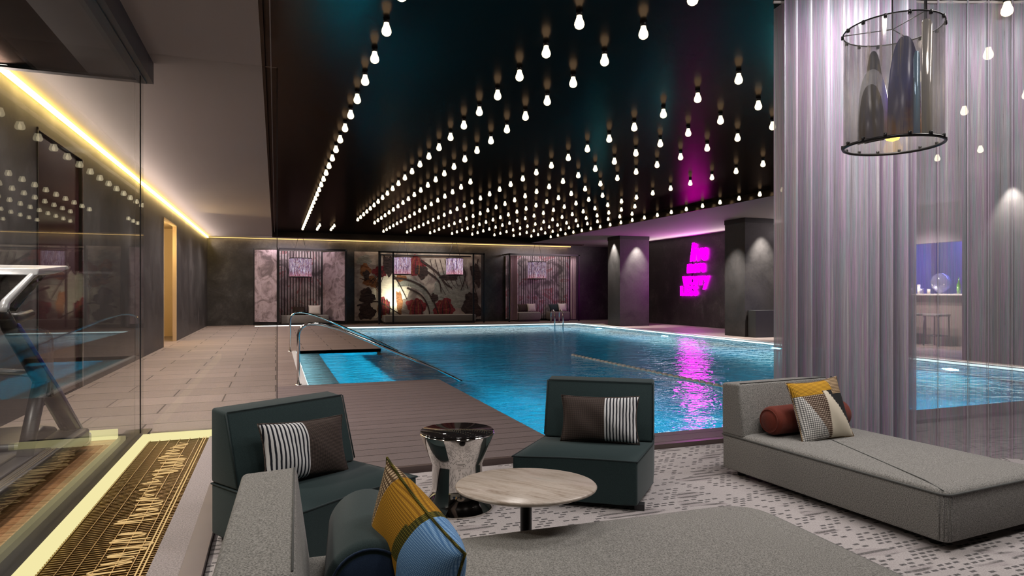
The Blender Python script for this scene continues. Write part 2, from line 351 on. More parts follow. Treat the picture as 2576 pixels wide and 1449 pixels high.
M['black_cloth'] = simple('black_cloth', (0.008, 0.008, 0.008), 0.9)
M['tan_weave'] = weave('tan_weave', (0.10, 0.06, 0.03), (0.58, 0.43, 0.27), 95, 0.3)
M['mustard_weave'] = weave('mustard_weave', (0.22, 0.10, 0.01), (0.52, 0.27, 0.025), 190, 0.25)
M['olive_weave'] = weave('olive_weave', (0.03, 0.03, 0.006), (0.16, 0.13, 0.02), 150, 0.3)
M['blue_weave'] = weave('blue_weave', (0.08, 0.20, 0.42), (0.30, 0.50, 0.74), 190, 0.3)
M['paleblue_weave'] = weave('paleblue_weave', (0.12, 0.20, 0.33), (0.66, 0.72, 0.78), 110, 0.3)
M['white_cloth'] = simple('white_cloth', (0.66, 0.63, 0.58), 0.9, 0, 0.1, 0.1, 12)

def marble():
    n = NT('travertine_top'); v = n.n('Mapping', None, Vector=n.obj(), Rotation=(0, 0, 0.9)).outputs[0]
    f = n.noise(n.scale(v, (1.5, 11, 1)), 3.0, 7.0, 0.65, 0.6); g = n.noise(v, 60, 2.0)
    c = n.ramp(n.math('ADD', n.math('MULTIPLY', f, 0.85), n.math('MULTIPLY', g, 0.15)), [(0.32, (0.27, 0.20, 0.15)), (0.45, (0.44, 0.37, 0.31)), (0.58, (0.54, 0.47, 0.41)), (0.72, (0.43, 0.40, 0.35))])
    return n.done(n.bsdf(c, 0.28, 0, 0.5))
M['marble'] = marble()
M['black_mirror'] = simple('black_mirror', (0.012, 0.010, 0.010), 0.04, 0.0, 0.5)
def brushed():
    n = NT('polished_steel'); v = n.obj()
    return n.done(n.bsdf((0.74, 0.71, 0.66, 1), 0.06, 1.0, 0.5, n.bump(n.noise(n.scale(v, (1, 1, 0.3)), 9.0, 1.0), 0.12, 0.01)))
M['polished'] = brushed()
def film(name, col, opac, rough=0.08, iri=True):
    n = NT(name); v = n.obj(); x, y, z = n.sep(v)
    a = n.math('ARCTAN2', y, x)
    st = n.noise(n.n('CombineXYZ', None, i0=n.math('MULTIPLY', a, 2.5), i1=n.math('MULTIPLY', z, 0.6), i2=1.3).outputs[0], 2.2, 4.0, 0.65)
    c = n.ramp(st, [(0.3, tuple(q * 0.5 for q in col)), (0.45, col), (0.55, (col[0] * 0.85, col[1] * 0.9, col[2] * 1.2)), (0.65, (min(1, col[0] * 1.5), min(1, col[1] * 1.35), col[2] * 1.2)), (0.75, (0.85, 0.82, 0.80))])
    b = n.bsdf(c, rough, 0.35, 0.8)
    mx = n.n('MixShader', None, i0=n.math('MINIMUM', n.math('ADD', n.math('MULTIPLY', st, 0.7), opac - 0.35), 0.98))
    n.t.links.new(n.n('BsdfTransparent', None, Color=(0.95, 0.93, 0.95, 1)).outputs[0], mx.inputs[1]); n.t.links.new(b.outputs[0], mx.inputs[2])
    return n.done(mx)
M['film_clear'] = film('iridescent_film', (0.28, 0.27, 0.24), 0.60)
def gradient_reflect(name, top, low, hot):
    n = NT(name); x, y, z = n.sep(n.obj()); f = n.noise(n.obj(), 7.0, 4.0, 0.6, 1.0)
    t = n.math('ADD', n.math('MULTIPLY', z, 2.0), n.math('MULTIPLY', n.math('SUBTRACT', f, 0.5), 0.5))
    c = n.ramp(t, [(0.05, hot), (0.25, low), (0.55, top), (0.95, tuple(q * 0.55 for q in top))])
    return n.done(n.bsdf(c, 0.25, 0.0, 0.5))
M['reflect_blue'] = gradient_reflect('violet_reflect', (0.025, 0.03, 0.30), (0.09, 0.03, 0.16), (0.50, 0.20, 0.06))  # arch colours stand for reflections in the glass drum
M['reflect_brown'] = gradient_reflect('smoke_reflect', (0.17, 0.15, 0.14), (0.10, 0.06, 0.055), (0.12, 0.05, 0.04))
M['reflect_white'] = gradient_reflect('white_reflect', (0.92, 0.92, 0.94), (0.85, 0.85, 0.88), (0.6, 0.6, 0.6))
M['reflect_cyan'] = simple('pale_cyan_reflect', (0.35, 0.62, 0.85), 0.1, 0.2, 0.8)
M['reflect_cream'] = simple('cream_reflect', (0.80, 0.74, 0.60), 0.1, 0.2, 0.8)
M['lamp_amber'] = emit('lamp_amber', (1.0, 0.62, 0.12), 2.5)

# ------------------------------------------------------------------ mesh helpers
class MB:
    def __init__(s): s.b = bmesh.new(); s.mats = []
    def mi(s, key):
        if key is None: return 0
        if key not in s.mats: s.mats.append(key)
        return s.mats.index(key)
    def _tag(s, f0, key, smooth):
        i = s.mi(key); s.b.faces.ensure_lookup_table()
        for f in s.b.faces[f0:]: f.material_index = i; f.smooth = smooth
    def quad(s, pts, key=None, smooth=False):
        f0 = len(s.b.faces); s.b.faces.new([s.b.verts.new(p) for p in pts]); s._tag(f0, key, smooth)
    def box(s, lo, hi, key=None, bev=0.0, seg=2, smooth=False, mat=None):
        f0 = len(s.b.faces)
        r = bmesh.ops.create_cube(s.b, size=1.0)
        c = [(a + b) / 2 for a, b in zip(lo, hi)]; d = [abs(b - a) for a, b in zip(lo, hi)]
        for v in r['verts']: v.co = Vector((v.co.x * d[0] + c[0], v.co.y * d[1] + c[1], v.co.z * d[2] + c[2]))
        if bev:
            es = {e for v in r['verts'] for e in v.link_edges}
            bmesh.ops.bevel(s.b, geom=list(es), offset=bev, segments=seg, affect='EDGES', profile=0.5)
        if mat is not None:
            s.b.verts.ensure_lookup_table(); s.b.faces.ensure_lookup_table()
            vv = {v for f in s.b.faces[f0:] for v in f.verts}
            for v in vv: v.co = mat @ v.co
        s._tag(f0, key, smooth or bool(bev))
    def prism(s, pts, z0, z1, key=None, bev=0.0, seg=3, smooth=False):
        """extrude a plan polygon from z0 to z1"""
        f0 = len(s.b.faces)
        lo = [s.b.verts.new((p[0], p[1], z0)) for p in pts]; hi = [s.b.verts.new((p[0], p[1], z1)) for p in pts]
        n = len(pts)
        fs = [s.b.faces.new(lo[::-1]), s.b.faces.new(hi)]
        for i in range(n): fs.append(s.b.faces.new((lo[i], lo[(i + 1) % n], hi[(i + 1) % n], hi[i])))
        if bev:
            es = {e for f in fs for e in f.edges}
            bmesh.ops.bevel(s.b, geom=list(es), offset=bev, segments=seg, affect='EDGES', profile=0.5)
        s._tag(f0, key, smooth or bool(bev))
    def profx(s, prof, x0, x1, key=None, bev=0.0, seg=3):
        """extrude a (y, z) profile along x"""
        f0 = len(s.b.faces)
        a = [s.b.verts.new((x0, p[0], p[1])) for p in prof]; b = [s.b.verts.new((x1, p[0], p[1])) for p in prof]
        n = len(prof)
        fs = [s.b.faces.new(a), s.b.faces.new(b[::-1])]
        for i in range(n): fs.append(s.b.faces.new((a[i], b[i], b[(i + 1) % n], a[(i + 1) % n])))
        bmesh.ops.recalc_face_normals(s.b, faces=fs)
        if bev:
            es = {e for f in fs for e in f.edges}
            bmesh.ops.bevel(s.b, geom=list(es), offset=bev, segments=seg, affect='EDGES', profile=0.5)
        s._tag(f0, key, bool(bev))
    def tube(s, pts, r, key=None, n=10, closed=False, caps=True):
        f0 = len(s.b.faces); pts = [Vector(p) for p in pts]; rings = []; m = len(pts)
        up = None
        for i, p in enumerate(pts):
            if closed: t = pts[(i + 1) % m] - pts[i - 1]
            else: t = pts[min(i + 1, m - 1)] - pts[max(i - 1, 0)]
            t.normalize()
            if up is None:
                up = Vector((0, 0, 1)) if abs(t.z) < 0.9 else Vector((1, 0, 0))
            sd = t.cross(up); sd.normalize(); up = sd.cross(t); up.normalize()
            rr = r[i] if isinstance(r, (list, tuple)) else r
            rings.append([s.b.verts.new(p + (sd * math.cos(2 * PI * k / n) + up * math.sin(2 * PI * k / n)) * rr) for k in range(n)])
        rng = range(m) if closed else range(m - 1)
        for i in rng:
            A, B = rings[i], rings[(i + 1) % m]
            for k in range(n): s.b.faces.new((A[k], A[(k + 1) % n], B[(k + 1) % n], B[k]))
        if caps and not closed:
            s.b.faces.new(rings[0][::-1]); s.b.faces.new(rings[-1])
        s._tag(f0, key, True)
    def lathe(s, prof, key=None, n=32, mat=None, ang=(0, 2 * PI), smooth=True):
        """revolve (r, z) profile about z"""
        f0 = len(s.b.faces); full = abs(ang[1] - ang[0] - 2 * PI) < 1e-6
        k = n if full else n + 1; rings = []
        for r, z in prof:
            if r < 1e-6: rings.append([s.b.verts.new((0, 0, z))]); continue
            rings.append([s.b.verts.new((r * math.cos(ang[0] + (ang[1] - ang[0]) * i / n), r * math.sin(ang[0] + (ang[1] - ang[0]) * i / n), z)) for i in range(k)])
        for A, B in zip(rings, rings[1:]):
            for i in range(n):
                j = (i + 1) % k
                if len(A) == 1 and len(B) == 1: continue
                if len(A) == 1: s.b.faces.new((A[0], B[j], B[i]))
                elif len(B) == 1: s.b.faces.new((A[i], A[j], B[0]))
                else: s.b.faces.new((A[i], A[j], B[j], B[i]))
        if mat is not None:
            s.b.faces.ensure_lookup_table()
            for v in {v for f in s.b.faces[f0:] for v in f.verts}: v.co = mat @ v.co
        s._tag(f0, key, smooth)
    def build(s, name, mat=None, parent=None):
        me = bpy.data.meshes.new(name)
        bmesh.ops.recalc_face_normals(s.b, faces=s.b.faces[:]) if not getattr(s, 'keep', False) else None
        s.b.to_mesh(me); s.b.free()
        ks = s.mats or [mat]
        if mat and s.mats == []: ks = [mat]
        for k in ks: me.materials.append(M[k] if isinstance(k, str) else k)
        o = bpy.data.objects.new(name, me); COL.objects.link(o)
        if parent: o.parent = parent
        return o
def tag(o, label=None, cat=None, group=None, kind=None):
    if label: o['label'] = label
    if cat: o['category'] = cat
    if group: o['group'] = group
    if kind: o['kind'] = kind
    return o
def thing(name, label, cat, loc=(0, 0, 0), rz=0.0, group=None):
    o = bpy.data.objects.new(name, None); COL.objects.link(o); o.empty_display_size = 0.1
    o.location = loc; o.rotation_euler = (0, 0, rz)
    return tag(o, label, cat, group)
def copy_tree(o, parent=None):
    c = o.copy(); COL.objects.link(c)
    if parent: c.parent = parent; c.matrix_parent_inverse = o.matrix_parent_inverse.copy()
    for ch in list(o.children): copy_tree(ch, c)
    return c
def struct(o): o['kind'] = 'structure'; return o
def part(name, mat, parent, fn):
    m = MB(); fn(m); return m.build(name, mat, parent)

# ------------------------------------------------------------------ setting: floors
XL, XR, YB = -2.5, 15.2, 27.6           # left wall, right wall, back wall
PX0, PX1, PY0, PY1 = 2.3, 12.0, 5.12, 24.8   # main pool
AX0, AY0, AY1 = 0.42, 9.45, 15.1            # entry steps bay
def boxes(name, mat, lst, parent=None):
    m = MB()
    for lo, hi in lst: m.box(lo, hi)
    return struct(m.build(name, mat, parent))
LZ = -0.035
boxes('floor_tiles', 'deck_tile', [((XL, 6.78, -0.3), (0.0, YB, 0)), ((0.0, AY1, -0.3), (PX0, YB, 0)), ((0.0, AY0, -0.3), (AX0, AY1, 0)),
      ((PX0, PY1, -0.3), (PX1, YB, 0)), ((PX1, 4.75, -0.3), (19.0, YB, 0))])
boxes('floor_planks', 'deck_plank', [((0.0, 4.78, -0.3), (PX0, AY0, 0)), ((PX0, 4.75, -0.3), (PX1, PY0, 0)), ((-0.3, 4.78, -0.3), (0.0, 6.78, 0))])
boxes('floor_terrazzo', 'terrazzo', [((-0.56, 1.0, -0.3), (-0.42, 6.4, 0)), ((-0.42, 4.78, -0.3), (-0.3, 6.4, 0))])
boxes('floor_wood', 'wood_floor', [((-5.0, -1.5, -0.3), (-1.31, 6.62, 0))])
boxes('floor_lounge', 'terrazzo', [((-0.32, -2.5, -0.3), (19.0, 4.75, LZ - 0.012))])
boxes('trim_1', 'trim_brown', [((-0.42, -1.0, -0.3), (-0.32, 4.78, 0.004)), ((-0.42, 4.75, -0.3), (PX0, 4.79, 0.003)), ((PX0, 4.71, -0.3), (PX1, 4.76, 0.003))])
rug = boxes('rug', 'rug', [((-0.315, -1.5, LZ - 0.012), (8.5, 4.70, LZ))])
del rug['kind']; tag(rug, 'grey and white woven area rug with black dashes under the lounge seating', 'rug')
# black threshold under the glass and glowing strips
boxes('trim_2', 'black_metal', [((-1.31, -1.5, -0.3), (-1.10, 6.9, 0.012)), ((-5.0, 6.62, -0.3), (-1.31, 6.78, 0.0)), ((-1.1, 6.62, -0.3), (-0.3, 6.78, 0.0))])
def led(name, mat, lo, hi, label):
    m = MB(); m.box(lo, hi, None, 0.004, 1); return tag(m.build(name, mat), label, 'light strip')
led('floor_light_strip', 'led_floor', (-1.10, -1.0, -0.05), (-1.045, 6.44, 0.05), 'pale yellow glowing floor strip running beside the gold grille')
led('floor_light_strip', 'led_floor', (-1.045, 6.40, -0.05), (-0.3, 6.46, 0.05), 'pale yellow glowing floor strip at the far end of the gold grille')
led('floor_light_strip', 'led_floor', (-5.0, 6.55, 0.0), (-1.32, 6.60, 0.085), 'pale yellow glowing floor strip in the gym behind the treadmill')

# gold grille set in the floor, with glowing squiggles
gr = thing('floor_grille', 'gold lit floor grille with fine bars and glowing squiggles beside gym glass', 'floor grille', (-0.80, 3.7, 0))
part('tray', 'trim_brown', gr, lambda m: m.box((-0.245, -3.0, -0.2), (0.24, 2.70, -0.03)))
def bars(m):
    y = -2.4
    while y < 2.68: m.box((-0.245, y, -0.02), (0.24, y + 0.007, -0.006)); y += 0.030
part('cross_bars', 'brass', gr, bars)
def rails(m):
    for x in (-0.235, -0.16, -0.08, 0.0, 0.08, 0.155): m.box((x, -2.4, -0.008), (x + 0.005, 2.69, -0.001))
part('long_bars', 'brass', gr, rails)
def squig(m):
    rnd = random.Random(3)
    for c, y0, y1 in ((0.07, -0.75, 0.30), (0.05, 0.42, 1.15), (0.04, 1.22, 2.50)):
        n = int((y1 - y0) / 0.007); ph = rnd.uniform(0, 6); pts = []
        for i in range(n):
            y = y0 + (y1 - y0) * i / n
            amp = 0.035 + 0.055 * abs(math.sin(y * 3.1 + ph)) + 0.02 * math.sin(y * 17)
            pts.append((c + amp * math.sin(y * 95 + 1.4 * math.sin(y * 23 + ph)) + 0.03 * math.sin(y * 7 + ph), y + 0.018 * math.sin(y * 61), 0.002))
        m.tube(pts, 0.0026, None, 5)
part('glowing_squiggle', 'led_gold', gr, squig)
part('glow_line', 'led_gold', gr, lambda m: [m.box((x, -2.4, -0.002), (x + 0.006, 2.69, 0.002)) for x in (0.19, 0.21)])

# ------------------------------------------------------------------ setting: walls
m = MB()
for y0, y1, z0, z1 in ((6.9, 8.55, 0, 3.5), (8.55, 10.35, 3.15, 3.5), (10.35, 17.2, 0, 3.5), (17.2, 19.3, 3.1, 3.5), (19.3, YB, 0, 3.5), (-1.5, 6.9, 0, 3.5)):
    m.box((XL - 0.08, y0, z0), (XL, y1, z1))
struct(m.build('wall_left', 'side_wall'))
boxes('wall_back', 'dark_wall', [((XL - 0.25, YB, 0), (19, YB + 0.25, 3.7))])
boxes('wall_right', 'side_wall', [((XR, 13.2, 0), (XR + 0.25, YB, 3.5)), ((18.0, 3.0, 0), (18.25, 13.4, 3.5)), ((XR, 13.2, 0), (18.0, 13.45, 3.5))])
boxes('wall_near', 'side_wall', [((-5.2, -2.7, 0), (19.2, -2.5, 3.7))])
boxes('wall_gym', 'side_wall', [((-5.2, -2.5, 0), (-5.0, 6.8, 3.5)), ((-5.0, 6.85, 0), (-2.75, 6.95, 3.5))])
boxes('wall_lounge', 'lilac_panel', [((19.0, -2.5, 0), (19.2, YB, 3.7))])
# doors
d1 = thing('door_1', None, None, (XL - 0.06, 8.55, 0)); struct(d1)
part('panel', 'red_door', d1, lambda m: m.box((-0.03, 0.03, 0.0), (0.03, 1.77, 3.13)))
part('frame', 'black_metal', d1, lambda m: (m.box((-0.04, 0, 0), (0.07, 0.03, 3.15)), m.box((-0.04, 1.77, 0), (0.07, 1.8, 3.15)), m.box((-0.04, 0, 3.12), (0.07, 1.8, 3.15))))
part('edge_strip', 'steel', d1, lambda m: m.box((0.066, 1.755, 0), (0.078, 1.775, 3.13)))
d2 = thing('door_2', None, None, (XL - 0.04, 17.2, 0)); struct(d2)
part('frame', 'warm_wall', d2, lambda m: (m.box((-0.05, 0, 0), (0.045, 0.03, 3.1)), m.box((-0.05, 2.07, 0), (0.045, 2.1, 3.1)), m.box((-0.05, 0, 3.07), (0.045, 2.1, 3.1))))
boxes('wall_side_room', 'warm_wall', [((-4.4, 16.9, 0), (-4.3, 21.5, 3.2)), ((-4.4, 16.7, 0), (-2.58, 16.9, 3.2)), ((-4.4, 21.5, 0), (-2.58, 21.6, 3.2)), ((-4.4, 16.7, 3.2), (-2.6, 21.6, 3.3))])
boxes('floor_side_room', 'deck_tile', [((-4.4, 16.7, -0.2), (-2.5, 21.6, 0.0))])

# ------------------------------------------------------------------ setting: ceilings
ZC, ZB = 3.50, 3.645
RX0, RX1, RY1 = -0.125, 10.60, 26.4
boxes('ceiling', 'grey_ceiling', [((XL - 0.1, 6.95, ZC), (RX0, YB, ZC + 0.3)), ((RX0, RY1, ZC), (RX1, YB, ZC + 0.3)), ((RX1, -2.5, ZC), (19.0, YB, ZC + 0.3)), ((-1.1, -2.5, ZC), (RX0, 6.95, ZC + 0.3)), ((-2.6, 6.8, ZC), (-1.1, 6.96, ZC + 0.3))])
boxes('ceiling_black', 'black_ceiling', [((RX0, -2.5, ZB), (RX1, RY1, ZB + 0.1))])
boxes('trim_3', 'black_ceiling', [((RX0, -2.5, ZC - 0.004), (RX0 + 0.03, RY1, ZB)), ((RX1 - 0.03, -2.5, ZC - 0.004), (RX1, RY1, ZB)), ((RX0 + 0.03, RY1 - 0.12, ZC - 0.05), (RX1 - 0.03, RY1, ZB)), ((RX0, RY1 - 0.02, ZC - 0.05), (13.2, RY1 + 0.25, ZC - 0.004))])
boxes('trim_4', 'grey_ceiling', [((RX0 + 0.075, -2.5, ZB - 0.03), (RX0 + 0.085, RY1 - 0.13, ZB))])
boxes('ceiling_gym', 'black_ceiling', [((-5.0, -2.5, 3.32), (-1.62, 6.9, 3.40))])
boxes('ceiling_gym_reflect', 'plinth', [((-1.62, -2.5, 3.32), (-1.2, 6.9, 3.40))])  # lighter strip imitates the grey ceiling reflected in the gym ceiling
boxes('trim_5', 'plinth', [((-1.2, -2.5, 3.30), (-1.10, 6.98, 3.80)), ((-5.0, 6.9, 3.30), (-1.2, 6.98, 3.80))])
boxes('trim_6', 'black_metal', [((-1.22, -2.5, 3.285), (-1.15, 6.94, 3.32))])
# coves
tag(boxes('cove_light', 'led_warm', [((XL + 0.005, 6.98, ZC - 0.07), (XL + 0.045, YB - 0.05, ZC - 0.02))]), 'gold light strip along the top of the left wall', 'light strip')
tag(boxes('cove_light', 'led_back', [((XL + 0.04, YB - 0.04, ZC - 0.05), (13.1, YB - 0.008, ZC - 0.02))]), 'amber light strip along the top of the far back wall', 'light strip')
for o in [o for o in COL.objects if o.name.startswith('cove_light')]: o['kind'] = 'thing'

# columns
for (x0, x1, y0, y1) in ((12.45, 13.75, 21.8, 22.75), (12.9, 13.95, 15.3, 16.2), (12.45, 14.2, 7.3, 8.65)):
    boxes('column', 'column_stone', [((x0, y0, 0), (x1, y1, 3.5))])
    boxes('column_band', 'black_metal', [((x0 - 0.012, y0 - 0.012, 3.36), (x1 + 0.012, y1 + 0.012, 3.5))])
pl = boxes('plinth', 'plinth', [((12.98, 14.95, 0), (14.1, 15.28, 0.78))]); del pl['kind']
tag(pl, 'low dark plinth standing against the foot of the column next to the sheer', 'plinth')

# glass
m = MB(); m.box((-1.185, -1.5, 0.012), (-1.165, 6.86, 3.30)); struct(m.build('window_1', 'glass'))
m = MB(); m.box((-4.95, 6.82, 0.0), (-1.19, 6.84, 3.30)); struct(m.build('window_2', 'glass'))
m = MB(); m.box((-1.16, 6.69, 0.0), (0.01, 6.71, ZC)); w3 = struct(m.build('window_3', 'glass'))
part('edge', 'black_metal', w3, lambda m: m.box((0.01, 6.688, 0.0), (0.016, 6.712, ZC)))
part('edge', 'black_metal', w3, lambda m: m.box((-1.166, 6.688, 0.0), (-1.16, 6.712, ZC)))

# ------------------------------------------------------------------ pool
PD = -1.35
m = MB()
m.box((PX0, PY0, PD - 0.1), (PX1, PY1, PD))
m.box((PX1 - 0.001, PY0, PD), (PX1 + 0.1, PY1, -0.005)); m.box((PX0, PY1, PD), (PX1, PY1 + 0.1, -0.005)); m.box((PX0, PY0 - 0.1, PD), (PX1, PY0, -0.005))
m.box((PX0 - 0.1, PY0, PD), (PX0, AY0, -0.005)); m.box((PX0 - 0.1, AY1, PD), (PX0, PY1, -0.005))
m.box((AX0, AY0 - 0.1, PD), (PX0, AY0, -0.005)); m.box((AX0, AY1, PD), (PX0, AY1 + 0.1, -0.005)); m.box((AX0 - 0.1, AY0, PD), (AX0, AY1, -0.005))
struct(m.build('floor_pool_basin', 'pool_tile'))
m = MB()
for i, (x0, z) in enumerate(((AX0, -0.16), (0.90, -0.55), (1.35, -0.70), (1.82, -0.98))):
    m.box((x0, AY0, PD), (x0 + 0.48, AY1, z), 'step_stone' if i == 0 else 'step_blue')
struct(m.build('floor_pool_steps'))
m = MB(); wz = -0.055
m.prism([(AX0, AY0), (PX0, AY0), (PX0, PY0), (PX1, PY0), (PX1, PY1), (PX0, PY1), (PX0, AY1), (AX0, AY1)], wz - 0.001, wz)
bmesh.ops.delete(m.b, geom=[f for f in m.b.faces if f.calc_center_median().z < wz - 0.0001], context='FACES')
wt = m.build('pool_water', 'water'); tag(wt, 'rippled turquoise water filling the indoor swimming pool', 'water', kind='stuff')
cw = 0.09
def ring(m, o, z0, z1):
    """coping pieces around the pool outline, o = outward width"""
    m.box((PX1, PY0 - 0.0, z0), (PX1 + o * 2.2, PY1 + o, z1)); m.box((PX0, PY1, z0), (PX1, PY1 + o * 3, z1))
    m.box((AX0 - o, AY0, z0), (AX0, AY1, z1))
m = MB(); ring(m, cw, -0.05, 0.006); struct(m.build('trim_7', 'coping'))
def edge_led(lo, hi, label):
    m = MB(); m.box(lo, hi); return tag(m.build('pool_light_strip', 'led_pool'), label, 'light strip')
edge_led((PX1 - 0.012, PY0, -0.045), (PX1 - 0.002, PY1, -0.008), 'white light strip under the right pool edge below the columns')
edge_led((PX0, PY1 - 0.012, -0.045), (PX1, PY1 - 0.002, -0.008), 'white light strip under the far pool edge below the cabanas')
edge_led((AX0 + 0.002, AY0, -0.045), (AX0 + 0.012, AY1, -0.008), 'white light strip along the shallow end beside the pool steps')
for i, (p, a) in enumerate(UW):
    side = 'left' if p[0] < 3 else 'right' if p[0] > 11 else 'far' if p[1] > 20 else 'near'
    d = Vector((a[0], a[1], 0)).normalized()
    m = MB(); m.lathe([(0, 0.012), (0.1, 0.010), (0.115, 0.0)], 'uw_glow', 20); m.lathe([(0.105, 0.012), (0.13, 0.012), (0.13, -0.01)], 'steel', 20)
    o = m.build('pool_lamp'); o.location = Vector(p) - d * 0.045; o.rotation_euler = d.to_track_quat('Z', 'Y').to_euler()
    tag(o, 'round underwater lamp glowing cyan in the %s wall of the pool' % side, 'lamp', 'underwater pool lamps ' + side)

# lane rope
rp = thing('lane_rope', 'white dotted lane rope floating across the pool water', 'lane rope', (6.0, 0, wz))
part('cord', 'rope_white', rp, lambda m: m.tube([(0, 5.3, 0.0), (0, 9, 0.004), (0, 12.6, 0.0)], 0.012, None, 6))
m = MB(); m.lathe([(0, -0.05), (0.03, -0.045), (0.036, 0), (0.03, 0.045), (0, 0.05)], None, 10, Matrix.Rotation(PI / 2, 4, 'X'))
fl0 = m.build('float', 'rope_white', rp); fl0.location = (0, 5.4, 0.005)
for k in range(1, 44):
    f = fl0.copy(); COL.objects.link(f); f.parent = rp; f.location = (0, 5.4 + k * 0.165, 0.005)

# handrails into the pool
def handrail(y, label):
    t = thing('pool_handrail', label, 'handrail', (0.30, y, 0), 0, 'chrome handrails at the pool steps')
    pts = [(0, 0, 0), (0, 0, 0.70)] + [(0.16 - 0.16 * math.cos(a), 0, 0.70 + 0.16 * math.sin(a)) for a in (0.4, 0.8, 1.2, 1.57)]
    pts += [(0.22, 0, 0.86), (0.32, 0, 0.85), (0.55, 0, 0.78), (1.0, 0, 0.585), (1.5, 0, 0.36), (2.0, 0, 0.13), (2.35, 0, -0.05), (2.5, 0, -0.13)]
    part('rail', 'chrome', t, lambda m: m.tube(pts, 0.021, None, 12))
    part('flange', 'chrome', t, lambda m: m.lathe([(0.0, 0.012), (0.045, 0.012), (0.05, 0.0)], None, 16))
    
handrail(AY0 + 0.08, 'chrome handrail at the near end of the pool steps')
handrail(AY1 - 0.10, 'chrome handrail at the far end of the pool steps')
lad = thing('pool_ladder', 'chrome pool ladder with two hooped rails at the far right corner', 'ladder', (11.2, PY1, 0))
for sx in (-0.19, 0.19):
    part('rail', 'chrome', lad, lambda m, sx=sx: m.tube([(sx, 0.32, 0.0), (sx, 0.32, 0.36)] + [(sx, 0.12 + 0.2 * math.cos(a), 0.36 + 0.2 * math.sin(a)) for a in (0.4, 0.8, 1.2, 1.57, 2.0, 2.4, 2.8)] + [(sx, -0.08, 0.3), (sx, -0.08, -1.0)], 0.024, None, 10))
for z in (-0.3, -0.55, -0.8):
    part('tread', 'steel', lad, lambda m, z=z: m.box((-0.19, -0.12, z), (0.19, -0.04, z + 0.02)))

# ------------------------------------------------------------------ bulbs on the black ceiling
def bulb_mesh(n, glass_only):
    m = MB()
    m.lathe([(0, -0.150), (0.020, -0.147), (0.036, -0.135), (0.043, -0.115), (0.040, -0.094), (0.031, -0.072), (0.024, -0.052), (0.022, -0.036), (0.0, -0.036)], 'bulb_glow', n)
    if not glass_only:
        m.lathe([(0.0, -0.038), (0.026, -0.038), (0.027, -0.015), (0.030, 0.0), (0, 0.0)], 'black_metal', n)
    return m
near_glass = bulb_mesh(16, True).build('bulb_glass').data
m = MB(); m.lathe([(0.0, -0.038), (0.026, -0.038), (0.027, -0.015), (0.030, 0.0), (0, 0.0)], 'black_metal', 16)
near_sock = m.build('socket').data
for n_ in ('bulb_glass', 'socket'): bpy.data.objects.remove(bpy.data.objects[n_])
fo = bulb_mesh(10, False).build('ceiling_bulb'); far_mesh = fo.data; bpy.data.objects.remove(fo)
S_, C_ = math.sin(YAW), math.cos(YAW)
def proj(X, Y, z):
    d = X * S_ + Y * C_; r = X * C_ - Y * S_
    return 1288 + 1616 * r / d, 736 - 1616 * (z - 1.3) / d
rows = [(0.89, 0, 99, 'L'), (1.38, 22.2, 99, 'M'), (1.85, 22.2, 99, 'M'), (2.375, 0, 20.5, 'M'), (2.99, 0, 21.5, 'M'), (3.71, 12.4, 99, 'M'), (4.58, 0, 99, 'M'), (5.45, 0, 99, 'M'),
        (6.30, 0, 99, 'M'), (7.1, 13.0, 99, 'M'), (8.0, 0, 99, 'M'), (8.8, 14.5, 99, 'M'), (9.55, 16.0, 99, 'M'), (10.39, 0, 99, 'R')]
LBL = {'L': ('glowing white bulb in the single row along the left edge of black ceiling', 'bulbs in the left edge row'),
       'M': ('glowing white bulb scattered over the middle of the glossy black ceiling', 'bulbs over the middle of the black ceiling'),
       'R': ('glowing white bulb in the close row along the right edge of black ceiling', 'bulbs in the right edge row')}
nb = 0
for X, ya, yb, kind in rows:
    for k in range(-5, 28):
        Y = 5.53 + 0.70 * k
        if Y < 2 or Y < ya or Y > yb or Y > 24.3: continue
        px, py = proj(X, Y, 3.56)
        if px > 2640 or py < -30: continue
        lb, gp = LBL[kind]; nb += 1
        if Y < 13:
            t = thing('ceiling_bulb', lb, 'light bulb', (X, Y, ZB), 0, gp)
            for nm, me in (('bulb_glass', near_glass), ('socket', near_sock)):
                o = bpy.data.objects.new(nm, me); COL.objects.link(o); o.parent = t
        else:
            o = bpy.data.objects.new('ceiling_bulb', far_mesh); COL.objects.link(o); o.location = (X, Y, ZB); tag(o, lb, 'light bulb', gp)

# ------------------------------------------------------------------ neon sign
ns = thing('neon_sign', 'magenta neon lettering in four stacked words on the dark right wall', 'neon sign', (XR - 0.03, 21.0, 0), -PI / 2)
part('back_rail', 'black_metal', ns, lambda m: m.box((-0.02, 0.0, 1.3), (0.02, 0.03, 3.0)))
def word(txt, x0, x1, z0, h, shear, name):
    c = bpy.data.curves.new(name, 'FONT'); c.body = txt; c.size = 1.0; c.extrude = 0.02; c.offset = 0.028; c.shear = shear; c.resolution_u = 2
    o = bpy.data.objects.new(name, c); bpy.context.view_layer.update()
    COL.objects.link(o); bpy.context.view_layer.update()
    dg = bpy.context.evaluated_depsgraph_get(); me = bpy.data.meshes.new_from_object(o.evaluated_get(dg))
    bpy.data.objects.remove(o)
    xs = [v.co.x for v in me.vertices]; ys = [v.co.y for v in me.vertices]
    sx = (x1 - x0) / (max(xs) - min(xs)); sy = h / (max(ys) - min(ys)); a, b = min(xs), min(ys)
    for v in me.vertices:
        x, y, z = v.co; v.co = (x0 + (x - a) * sx, -z - 0.005, z0 + (y - b) * sy)
    me.materials.clear(); me.materials.append(M['neon'])
    p = bpy.data.objects.new(name, me); COL.objects.link(p); p.parent = ns
    return p
